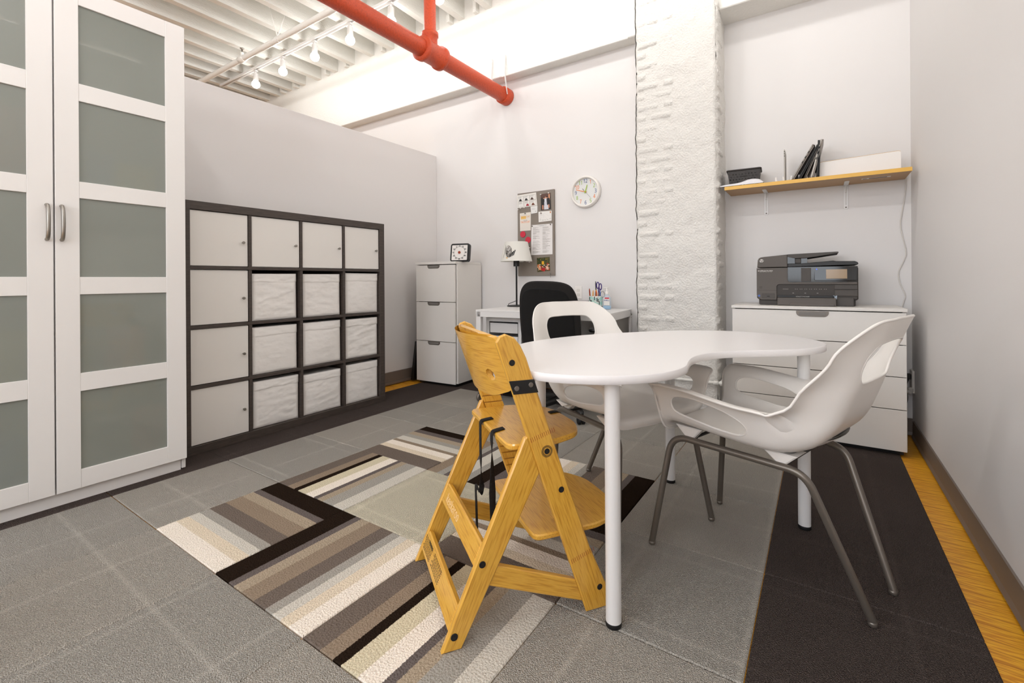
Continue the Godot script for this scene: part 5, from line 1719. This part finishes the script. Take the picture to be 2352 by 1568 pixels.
func niche_things():
	var m := Mb.new()
	m.tube(curve3([Vector3(0.468, 1.70, -3.853), Vector3(0.46, 1.55, -3.853), Vector3(0.442, 1.42, -3.85), Vector3(0.437, 1.33, -3.853), Vector3(0.462, 1.18, -3.853), Vector3(0.452, 1.12, -3.853), Vector3(0.427, 1.05, -3.853), Vector3(0.43, 0.98, -3.853), Vector3(0.456, 0.90, -3.853), Vector3(0.45, 0.86, -3.85), Vector3(0.43, 0.78, -3.853)], 8), 0.0035, 6)
	solo(m, "white_cord", M.off_white, "thin white cord hanging in waves down the niche corner beside the shelf", "cord")
	var o := thing("power_strip", "beige wall outlet with plugs low in the niche corner behind the chest", "outlet", Vector3(0.489, 0.34, -3.80))
	m = Mb.new()
	m.box(Vector3(-0.008, 0.02, 0.01), Vector3(0.014, 0.14, 0.09), 0.003)
	part(m, "plate", M.off_white, o)
	m = Mb.new()
	m.box(Vector3(-0.03, 0.05, 0.02), Vector3(0.032, 0.035, 0.035), 0.005)
	part(m, "plug", M.black_plastic, o)
	m = Mb.new()
	m.box(Vector3(-0.022, -0.03, 0.045), Vector3(0.03, 0.03, 0.03), 0.006)
	m.lathe([Vector2(0.012, 0), Vector2(0.012, 0.02), Vector2(0.006, 0.025)], 10, Transform3D(Basis(Vector3.BACK, 0.8), Vector3(-0.02, -0.05, 0.05)))
	part(m, "adapter", M.pale_grey, o)
	m = Mb.new()
	m.tube(curve3([Vector3(0.46, 0.375, -3.775), Vector3(0.448, 0.33, -3.765), Vector3(0.452, 0.25, -3.76), Vector3(0.44, 0.19, -3.765), Vector3(0.425, 0.12, -3.79)], 6), 0.005, 8)
	solo(m, "black_cord", M.black_plastic, "black power cord dropping from the low outlet beside the chest", "cord")
	# white pipe round the foot of the column
	var cp := thing("corner_pipe", "thin white painted pipe with an elbow running round the foot of the column", "pipe", Vector3(-0.7, 0.272, -3.50))
	m = Mb.new()
	m.tube(filleted([Vector3(-0.46, 0.0, 0.0), Vector3(0.124, 0.0, 0.0), Vector3(0.126, 0.015, -0.06), Vector3(0.128, 0.02, -0.35)], 0.02), 0.011, 12)
	part(m, "pipe", M.beam_paint, cp)
	m = Mb.new()
	m.tube([Vector3(0.07, 0, 0), Vector3(0.075, 0, 0), Vector3(0.105, 0, 0), Vector3(0.107, 0, 0)], [0.011, 0.017, 0.017, 0.011], 12)
	m.sphere(Vector3(0.124, 0.001, -0.004), 0.019, 14)
	part(m, "elbow", M.beam_paint, cp)
	# low edge of something white at the near left
	m = Mb.new()
	m.box(Vector3(0, 0.20, 0), Vector3(0.3, 0.40, 0.3), 0.004)
	m.box(Vector3(0, 0.405, 0), Vector3(0.32, 0.02, 0.32), 0.003)
	solo(m, "side_table", M.white_lacquer, "corner of a low white cabinet cut off at the bottom left", "cabinet", "", Transform3D(Basis(Vector3.UP, 0.3), Vector3(-2.05, 0, 0.2)))

# ---------------------------------------------------------------- table and chairs
func table():
	var t := thing("kidney_table", "white kidney-shaped table on round white legs", "table", Vector3(-0.5, 0, -1.9))
	var pts := [-0.703, -1.15, -0.641, -1.146, -0.567, -1.165, -0.50, -1.195, -0.44, -1.24, -0.386, -1.307, -0.352, -1.385, -0.341, -1.47, -0.352, -1.55, -0.359, -1.63, -0.350, -1.715, -0.31, -1.81, -0.234, -1.895, -0.132, -1.975, -0.045, -2.062, 0.012, -2.17, 0.02, -2.28, -0.025, -2.40, -0.121, -2.505, -0.267, -2.57, -0.418, -2.568, -0.568, -2.50, -0.668, -2.422, -0.80, -2.259, -0.924, -2.085, -1.005, -1.90, -1.046, -1.71, -1.04, -1.58, -1.005, -1.455, -0.93, -1.345, -0.84, -1.24, -0.77, -1.178]
	var o := PackedVector2Array()
	for q in curve2(pts, 5): o.append(Vector2(q.x + 0.5, -(q.y + 1.9)))
	var m := Mb.new()
	m.prism(o, 0.717, 0.742, Transform3D(Basis(Vector3.RIGHT, -PI / 2), Vector3.ZERO), 0.0025, true)
	part(m, "tabletop", M.table_white, t)
	for q in [[-0.505, -1.275], [-0.622, -2.335], [-0.055, -2.195], [-0.99, -1.69]]:
		m = Mb.new()
		var c := Vector3(q[0] + 0.5, 0, q[1] + 1.9)
		m.tube([c + Vector3(0, 0.014, 0), c + Vector3(0, 0.717, 0)], 0.0225, 28)
		m.box(c + Vector3(0, 0.715, 0), Vector3(0.09, 0.004, 0.09))
		var lg := part(m, "leg", M.white_metal, t)
		m = Mb.new()
		m.lathe([Vector2(0, 0), Vector2(0.0215, 0.0), Vector2(0.0232, 0.003), Vector2(0.0232, 0.012), Vector2(0.0222, 0.016), Vector2(0, 0.016)], 28, Transform3D(Basis(), c))
		part(m, "foot", M.black_rubber, lg)

var prof := []                                          # shell chair: [arc length, y, z]
func chair_profile():
	var c := curve2([0.286, 0.438, 0.292, 0.455, 0.27, 0.474, 0.20, 0.474, 0.08, 0.464, -0.04, 0.460, -0.13, 0.468, -0.20, 0.50, -0.25, 0.565, -0.285, 0.65, -0.318, 0.74, -0.348, 0.82, -0.378, 0.892], 8, false)
	var s := 0.0
	for i in c.size():
		if i: s += c[i].distance_to(c[i - 1])
		prof.append([s, c[i].y, c[i].x])

func chair_point(q: Vector2) -> Vector3:
	var n := prof.size()
	var s: float = q.y * prof[n - 1][0]
	var i := 0
	var lo := 0
	var hi := n - 2
	while lo < hi:
		i = (lo + hi + 1) / 2
		if prof[i][0] <= s: lo = i
		else: hi = i - 1
	i = lo
	var w: float = (s - prof[i][0]) / (prof[i + 1][0] - prof[i][0])
	var P := Vector2(lerpf(prof[i][2], prof[i + 1][2], w), lerpf(prof[i][1], prof[i + 1][1], w))   # z, y
	var a := maxi(0, i - 4)
	var b := mini(n - 1, i + 5)
	var T := Vector2(prof[b][2] - prof[a][2], prof[b][1] - prof[a][1]).normalized()
	var N := Vector2(T.y, -T.x)                          # turned towards the sitter
	if q.y < 0.16: N = N.lerp(Vector2(0.10, 1.0), clampf((0.16 - q.y) / 0.10, 0, 1)).normalized()
	var v := clampf(q.y, 0.0, 1.0)
	var k := [[0.0, 0.40, 0.190, 76.0, 96.0], [0.15, 0.405, 0.192, 76.0, 96.0], [0.40, 0.395, 0.195, 76.0, 92.0], [0.55, 0.372, 0.175, 66.0, 75.0], [0.70, 0.315, 0.14, 48.0, 40.0], [0.85, 0.268, 0.11, 30.0, 14.0], [1.0, 0.225, 0.09, 16.0, 4.0]]
	var j := 0
	while j < k.size() - 2 and v > k[j + 1][0]: j += 1
	var f := clampf((v - k[j][0]) / (k[j + 1][0] - k[j][0]), 0, 1)
	f = f * f * (3.0 - 2.0 * f)
	var L := lerpf(k[j][1], k[j + 1][1], f)
	var sf := lerpf(k[j][2], k[j + 1][2], f)
	var th := deg_to_rad(lerpf(k[j][3], k[j + 1][3], f))
	var rl := deg_to_rad(lerpf(k[j][4], k[j + 1][4], f))
	var len := absf(q.x) * L
	var x := 0.0
	var h := 0.0
	var ds := len / 20.0
	for m in 20:
		var ss := (m + 0.5) * ds
		var g := th * smoothstep(sf - 0.02, sf + 0.075, ss) - rl * smoothstep(L - 0.075, L + 0.012, ss)
		x += cos(g) * ds
		h += sin(g) * ds
	return Vector3(x * signf(q.x), P.y + N.y * h, P.x + N.x * h)

func shell_chair() -> Node3D:
	chair_profile()
	var c := thing("shell_chair", "", "chair")
	var out := curve2([-0.5, 0.0, 0.0, -0.002, 0.5, 0.0, 0.72, 0.01, 0.90, 0.022, 0.985, 0.045, 1.0, 0.10, 1.0, 0.25, 1.0, 0.40, 1.0, 0.55, 1.0, 0.70, 1.0, 0.82, 0.97, 0.90, 0.88, 0.96, 0.70, 0.99, 0.40, 1.0, 0.0, 1.0, -0.40, 1.0, -0.70, 0.99, -0.88, 0.96, -0.97, 0.90, -1.0, 0.82, -1.0, 0.70, -1.0, 0.55, -1.0, 0.40, -1.0, 0.25, -1.0, 0.10, -0.985, 0.045, -0.90, 0.022, -0.72, 0.01], 5)
	var holes := []
	for s in [-1, 1]:
		var a := []
		for q in [[0.63, 0.13], [0.66, 0.092], [0.74, 0.085], [0.805, 0.105], [0.825, 0.16], [0.825, 0.22], [0.81, 0.29], [0.765, 0.345], [0.70, 0.365], [0.64, 0.34], [0.62, 0.27], [0.62, 0.19]]:
			a.append(q[0] * s); a.append(q[1])
		holes.append(curve2(a, 5))
	holes.append(curve2([-0.50, 0.80, -0.56, 0.835, -0.55, 0.885, -0.46, 0.918, -0.2, 0.925, 0.0, 0.926, 0.2, 0.925, 0.46, 0.918, 0.55, 0.885, 0.56, 0.835, 0.50, 0.80, 0.38, 0.785, 0.0, 0.782, -0.38, 0.785], 5))
	var m := Mb.new()
	m.sheet(out, holes, chair_point, Vector2(0.05, 0.02), 0.006, 0.0042, 8)
	var sh := part(m, "shell", M.white_plastic, c)
	for q in [[0.205, 0.175], [-0.105, 0.165]]:
		for s in [-1, 1]:
			m = Mb.new()
			m.prism(poly([-0.055, 0.462 if q[0] > 0 else 0.455, -0.014, 0.422, 0.016, 0.422, 0.05, 0.462 if q[0] > 0 else 0.455]), -0.016, 0.016, Transform3D(Basis(Vector3.UP, PI / 2), Vector3(s * q[1], 0.0, q[0])), 0.004)
			m.prism(poly([-0.055, 0.462 if q[0] > 0 else 0.455, 0.0, 0.435, 0.05, 0.462 if q[0] > 0 else 0.455]), -0.05, 0.0, Transform3D(Basis(Vector3.UP, PI / 2), Vector3(s * (q[1] - 0.01) - (0.0 if s < 0 else 0.0), 0.0, q[0])), 0.002)
			part(m, "bracket", M.white_plastic, sh)
	m = Mb.new()                                        # the lip under the back of the shell
	m.sheet(rrect(-0.17, 0.0, 0.17, 1.0, 0.03, 4), [], func(q): return Vector3(q.x, 0.452 + 0.055 * q.y * q.y, -0.10 - 0.125 * q.y * (1.0 - pow(absf(q.x) / 0.30, 2.0))), Vector2(0.04, 0.12), 0.005)
	part(m, "rear_lip", M.white_plastic, sh)
	for s in [-1, 1]:
		m = Mb.new()
		var path := filleted([Vector3(s * 0.253, 0.012, 0.323), Vector3(s * 0.195, 0.418, 0.272), Vector3(s * 0.178, 0.412, -0.175), Vector3(s * 0.108, 0.012, -0.323)], 0.075, 9)
		m.tube(path, 0.0118, 14)
		var fr := part(m, "leg_frame", M.tube_grey, c)
		for p in [path[0], path[-1]]:
			m = Mb.new()
			m.lathe([Vector2(0, 0), Vector2(0.010, 0.0), Vector2(0.0125, 0.003), Vector2(0.0125, 0.014), Vector2(0, 0.016)], 14, Transform3D(Basis(), Vector3(p.x, 0, p.z)))
			part(m, "foot_cap", M.tube_grey, fr)
	m = Mb.new()
	m.tube([Vector3(-0.19, 0.416, 0.205), Vector3(0.19, 0.416, 0.205)], 0.006, 8)
	m.tube([Vector3(-0.178, 0.412, -0.105), Vector3(0.178, 0.412, -0.105)], 0.006, 8)
	part(m, "cross_bar", M.black_plastic, c)
	return c

func chairs():
	var a := shell_chair()
	a.set_meta("label", "white moulded armchair on grey tube legs, nearest the dark carpet")
	a.set_meta("group", "white moulded armchairs at the table")
	a.position = Vector3(-0.150, 0, -1.888)
	a.rotation.y = atan2(-0.95, -0.312)
	var b := dup(a, "white moulded armchair tucked under the far side of the kidney table")
	b.position = Vector3(-0.785, 0, -1.985)
	b.rotation.y = atan2(0.88, 0.475)

# ---------------------------------------------------------------- wooden high chair
func high_chair():
	var lat := Vector3(-0.815, 0, -0.58)
	var o := thing("high_chair", "honey-coloured wooden child's high chair with black straps at the table's near edge", "high chair", Vector3(-0.851, 0, -0.916) + lat * 0.23, atan2(0.58, -0.815))
	var W: Material = M.honey_wood
	# a plank cut out of the side plane: outline in (z, y), grain along its own length
	var plank := func(called: String, o2: Array, ang: float, x0: float, x1: float, par: Node3D, extra := [], bev := 0.004) -> MeshInstance3D:
		var rot := Basis(Vector3.RIGHT, ang)
		var inv := rot.inverse()
		var pb := Transform3D(Basis(Vector3(0, 0, -1), Vector3(0, 1, 0), Vector3(1, 0, 0)), Vector3.ZERO)
		var m := Mb.new()
		for q in [[o2, x0, x1, bev]] + extra:
			var pp := PackedVector2Array()
			for i in range(0, q[0].size(), 2):
				var l := inv * Vector3(0, q[0][i + 1], q[0][i])
				pp.append(Vector2(-l.z, l.y))
			m.prism(pp, q[1], q[2], pb, q[3])
		return part(m, called, W, par, Transform3D(rot, Vector3.ZERO))
	var lean := -atan(0.343)
	var up := [0.447, 0.0, 0.548, 0.0, 0.462, 0.19, 0.385, 0.40, 0.254, 0.785, 0.236, 0.822, 0.216, 0.846, 0.190, 0.857, 0.172, 0.851, 0.161, 0.834, 0.164, 0.822]
	for s in [-1, 1]:
		var inner := []
		var y := 0.15
		while y < 0.66:                                  # the grooved half towards the seat
			var y1 := y + 0.0205
			var zl := func(t: float) -> float: return 0.447 - 0.343 * t + 0.002
			var zr := func(t: float) -> float: return (0.548 - 0.453 * t if t < 0.19 else 0.530 - 0.352 * t) - 0.003
			var bandp := [zl.call(y), y, zr.call(y), y, zr.call(y1), y1, zl.call(y1), y1]
			inner.append([bandp, 0.207 * s if s < 0 else 0.207, 0.2185 * s if s < 0 else 0.2185, 0.0006])
			if s < 0: inner[-1] = [bandp, -0.2185, -0.207, 0.0006]
			y = y1 + 0.0045
		var u: MeshInstance3D = plank.call("upright", up, lean, 0.216 if s > 0 else -0.23, 0.23 if s > 0 else -0.216, o, inner)
		plank.call("rear_leg", [0.0, 0.0, 0.057, 0.0, 0.294, 0.446, 0.257, 0.556, 0.247, 0.553], atan(0.45), 0.210 if s > 0 else -0.229, 0.229 if s > 0 else -0.210, o)
		plank.call("side_stretcher", [0.157, 0.205, 0.413, 0.103, 0.438, 0.032, 0.131, 0.153], deg_to_rad(112), 0.203 if s > 0 else -0.224, 0.224 if s > 0 else -0.203, o, [], 0.003)
		# black joint plate with two screws
		var m := Mb.new()
		var sx := func(v: float) -> Vector3: return Vector3(0.2315 * s, 0, 0)
		var pb := Transform3D(Basis(Vector3(0, 0, -s), Vector3(0, 1, 0), Vector3(s, 0, 0)), Vector3(0.23 * s, 0, 0))
		m.prism(poly([-0.199 * s, 0.722, -0.2765 * s, 0.722, -0.290 * s, 0.683, -0.213 * s, 0.683]), -0.001, 0.0025, pb, 0.0008)
		var pl := part(m, "joint_plate", M.black_plastic, o)
		for q in [[0.222, 0.700], [0.266, 0.707]]:
			m = Mb.new()
			m.prism(oval(Vector2(-q[0] * s, q[1]), 0.0075, 0.0075, 18), 0.002, 0.0045, pb, 0.001, true)
			m.prism(oval(Vector2(-q[0] * s, q[1]), 0.0035, 0.0035, 6), 0.0044, 0.0048, pb)
			part(m, "screw", M.handle_grey, pl)
		# barrel bolts
		for q in [[0.209, 0.774, 0.009], [0.363, 0.387, 0.009], [0.492, 0.067, 0.009], [0.117, 0.219, 0.0095], [0.036, 0.040, 0.010], [0.317, 0.507, 0.0085]]:
			m = Mb.new()
			m.prism(oval(Vector2(-q[0] * s, q[1]), q[2], q[2], 20), -0.001, 0.0015, pb, 0.0006, true)
			var bo := part(m, "bolt", M.black_rubber, o)
			m = Mb.new()
			m.prism(oval(Vector2(-q[0] * s, q[1]), 0.004, 0.004, 6), 0.0014, 0.002, pb)
			part(m, "bolt_socket", M.ink, bo)
		m = Mb.new()
		var ring := []
		for rr in [0.0172, 0.0152]:
			ring = []
			for k in 40: ring.append(pb * Vector3(-0.317 * s + rr * cos(TAU * k / 40), 0.507 + rr * sin(TAU * k / 40), 0.0002))
			m.tube(ring, 0.0005, 5, true)
		for k in 40:
			var g := TAU * k / 40
			m.box(pb * Vector3(-0.317 * s + 0.0128 * cos(g), 0.507 + 0.0128 * sin(g), 0.0003), Vector3(0.0004, 0.0032, 0.0009), 0.0, Basis(Vector3.RIGHT, (g - PI / 2) * (-1 if s > 0 else -1)))
		part(m, "printed_ring", M.ink, u, u.transform.affine_inverse())
		# finger joints of the laminated uprights: short dark lines across the grain
		m = Mb.new()
		for q in [[0.545, 0.0], [0.165, 0.0]]:
			for k in 13:
				var z: float = 0.447 - 0.343 * q[0] + 0.006 + k * 0.0062
				m.box(Vector3(0.2301 * s, q[0] + k * 0.0019, z), Vector3(0.0006, 0.014, 0.0011), 0.0, Basis(Vector3.RIGHT, lean))
		part(m, "finger_joint", M.brown_red, u, u.transform.affine_inverse())
	# rails between the rear legs; lettering on the upper, the warning on the lower
	var la := atan(0.445)
	for q in [[0.070, 0.070, "lower_rail"], [0.232, 0.066, "upper_rail"]]:
		var m := Mb.new()
		var xf := Transform3D(Basis(Vector3.RIGHT, la) * Basis(Vector3.BACK, PI / 2), Vector3(0, q[0], 0.445 * q[0] + 0.014))
		m.box(Vector3.ZERO, Vector3(q[1], 0.418, 0.021), 0.004)
		var ra := part(m, q[2], W, o, xf)
		# on the rear face the text runs towards the near leg
		var tx := Transform3D(Basis(Vector3(0, -1, 0), Vector3(1, 0, 0) * 1.0, Vector3(0, 0, 1)), Vector3.ZERO)
		tx = Transform3D(Basis(Vector3(0, 1, 0), Vector3(1, 0, 0), Vector3(0, 0, -1)), Vector3(0.0, 0, -0.0108))
		if q[2] == "upper_rail":
			tx.origin = Vector3(-0.002, -0.085, -0.0107)
			part(text("keekaroo", 0.027, 0.0006), "lettering", mat("etched", Color(0.93, 0.80, 0.60), 0.6), ra, tx.scaled_local(Vector3(1.05, 1, 1)))
		else:
			tx.origin = Vector3(0.018, -0.135, -0.0107)
			part(text("WARNING", 0.009, 0.0005, true), "warning_text", M.ink, ra, tx)
			for b in 2:
				m = Mb.new()
				var rg := RandomNumberGenerator.new()
				rg.seed = 4 + b
				for k in 7:
					var x := 0.022 - k * 0.0062 - (0.005 if b else 0.0)
					var y0 := 0.10 - b * 0.135
					while y0 > 0.0 - b * 0.135:
						var wd := rg.randf_range(0.006, 0.016)
						m.box(Vector3(x, -(0.02 - y0) - wd * 0.5 - 0.05, -0.0106), Vector3(0.0022, wd, 0.0005))
						y0 -= wd + 0.003
				part(m, "warning_lines", M.ink, ra)
	# seat and footrest
	var seat := rounded([-0.206, 0.205, 0.206, 0.205, 0.206, 0.36, 0.172, 0.452, 0.085, 0.495, -0.085, 0.495, -0.172, 0.452, -0.206, 0.36], [0.03, 0.03, 0.12, 0.09, 0.16, 0.16, 0.09, 0.12])
	var foot := rounded([-0.206, 0.285, 0.206, 0.285, 0.206, 0.50, 0.178, 0.58, 0.09, 0.632, -0.09, 0.632, -0.178, 0.58, -0.206, 0.50], [0.03, 0.03, 0.12, 0.09, 0.16, 0.16, 0.09, 0.12])
	for q in [[seat, 0.512, 0.530, "seat"], [foot, 0.232, 0.250, "footrest"]]:
		var m := Mb.new()
		var pp := PackedVector2Array()
		for e in q[0]: pp.append(Vector2(e.x, -e.y))
		m.prism(pp, q[1], q[2], Transform3D(Basis(Vector3.RIGHT, -PI / 2), Vector3.ZERO), 0.004)
		part(m, q[3], M.honey_wood_flat, o)
	# curved backrest with two finger holes
	var m := Mb.new()
	var bo := rounded([-0.208, 0.692, -0.11, 0.655, 0.11, 0.655, 0.208, 0.692, 0.208, 0.848, -0.208, 0.848], [0.03, 0.2, 0.2, 0.03, 0.018, 0.018])
	m.sheet(bo, [oval(Vector2(-0.135, 0.728), 0.020, 0.0175, 24), oval(Vector2(0.135, 0.768), 0.026, 0.030, 24)], func(q): return Vector3(q.x, q.y, 0.462 - 0.343 * q.y - 0.055 * (1.0 - pow(q.x / 0.208, 2.0))), Vector2(0.026, 0.03), 0.014)
	part(m, "backrest", M.honey_wood_flat, o)
	# black webbing straps
	var strap := func(pts: Array, label: String):
		var b := Mb.new()
		b.flat()
		var path := curve3(pts.map(func(q): return q[0]), 5)
		var nn := path.size()
		var hw := []
		for i in nn:
			var f := float(i) / (nn - 1) * (pts.size() - 1)
			var k := mini(int(f), pts.size() - 2)
			hw.append((pts[k][1] as Vector3).lerp(pts[k + 1][1], f - k))
		b.smooth()
		for i in nn - 1:
			var A: Vector3 = path[i] - hw[i]; var B: Vector3 = path[i] + hw[i]
			var C: Vector3 = path[i + 1] + hw[i + 1]; var D: Vector3 = path[i + 1] - hw[i + 1]
			var nrm := (B - A).cross(D - A).normalized() * 0.0008
			b.quad(A + nrm, B + nrm, C + nrm, D + nrm)
			b.quad(B - nrm, A - nrm, D - nrm, C - nrm)
			b.quad(A - nrm, A + nrm, D + nrm, D - nrm)
			b.quad(B + nrm, B - nrm, C - nrm, C + nrm)
		part(b, "strap", M.black_cloth, o).set_meta("label", label)
	var h := Vector3(0.0125, 0, 0)
	strap.call([[Vector3(0.062, 0.532, 0.245), h], [Vector3(0.052, 0.5325, 0.215), h], [Vector3(0.048, 0.528, 0.199), h], [Vector3(0.046, 0.50, 0.196), h], [Vector3(0.05, 0.40, 0.198), h], [Vector3(0.052, 0.34, 0.200), Vector3(0.011, 0, 0.006)], [Vector3(0.035, 0.305, 0.195), Vector3(0.004, 0.006, 0.012)], [Vector3(0.028, 0.296, 0.190), Vector3(0.003, -0.011, 0.006)], [Vector3(0.058, 0.302, 0.188), Vector3(0.004, -0.012, 0.002)], [Vector3(0.078, 0.29, 0.188), Vector3(-0.010, -0.006, 0.0)], [Vector3(0.080, 0.24, 0.19), h * -1.0], [Vector3(0.078, 0.17, 0.191), h * -1.0], [Vector3(0.074, 0.118, 0.192), h * -1.0]], "black strap folded over itself")
	strap.call([[Vector3(-0.055, 0.532, 0.245), h], [Vector3(-0.068, 0.5325, 0.215), h], [Vector3(-0.074, 0.528, 0.199), h], [Vector3(-0.077, 0.50, 0.196), h], [Vector3(-0.078, 0.42, 0.197), Vector3(0.009, 0, 0.008)], [Vector3(-0.076, 0.34, 0.198), Vector3(0.004, 0, 0.012)], [Vector3(-0.076, 0.25, 0.199), Vector3(0.006, 0, 0.010)], [Vector3(-0.073, 0.18, 0.199), Vector3(0.003, 0, 0.012)]], "black strap hanging edge-on")
	strap.call([[Vector3(0.045, 0.532, 0.455), h], [Vector3(0.05, 0.5325, 0.48), h], [Vector3(0.05, 0.526, 0.4985), h], [Vector3(0.05, 0.508, 0.498), h]], "short black strap over the front edge")
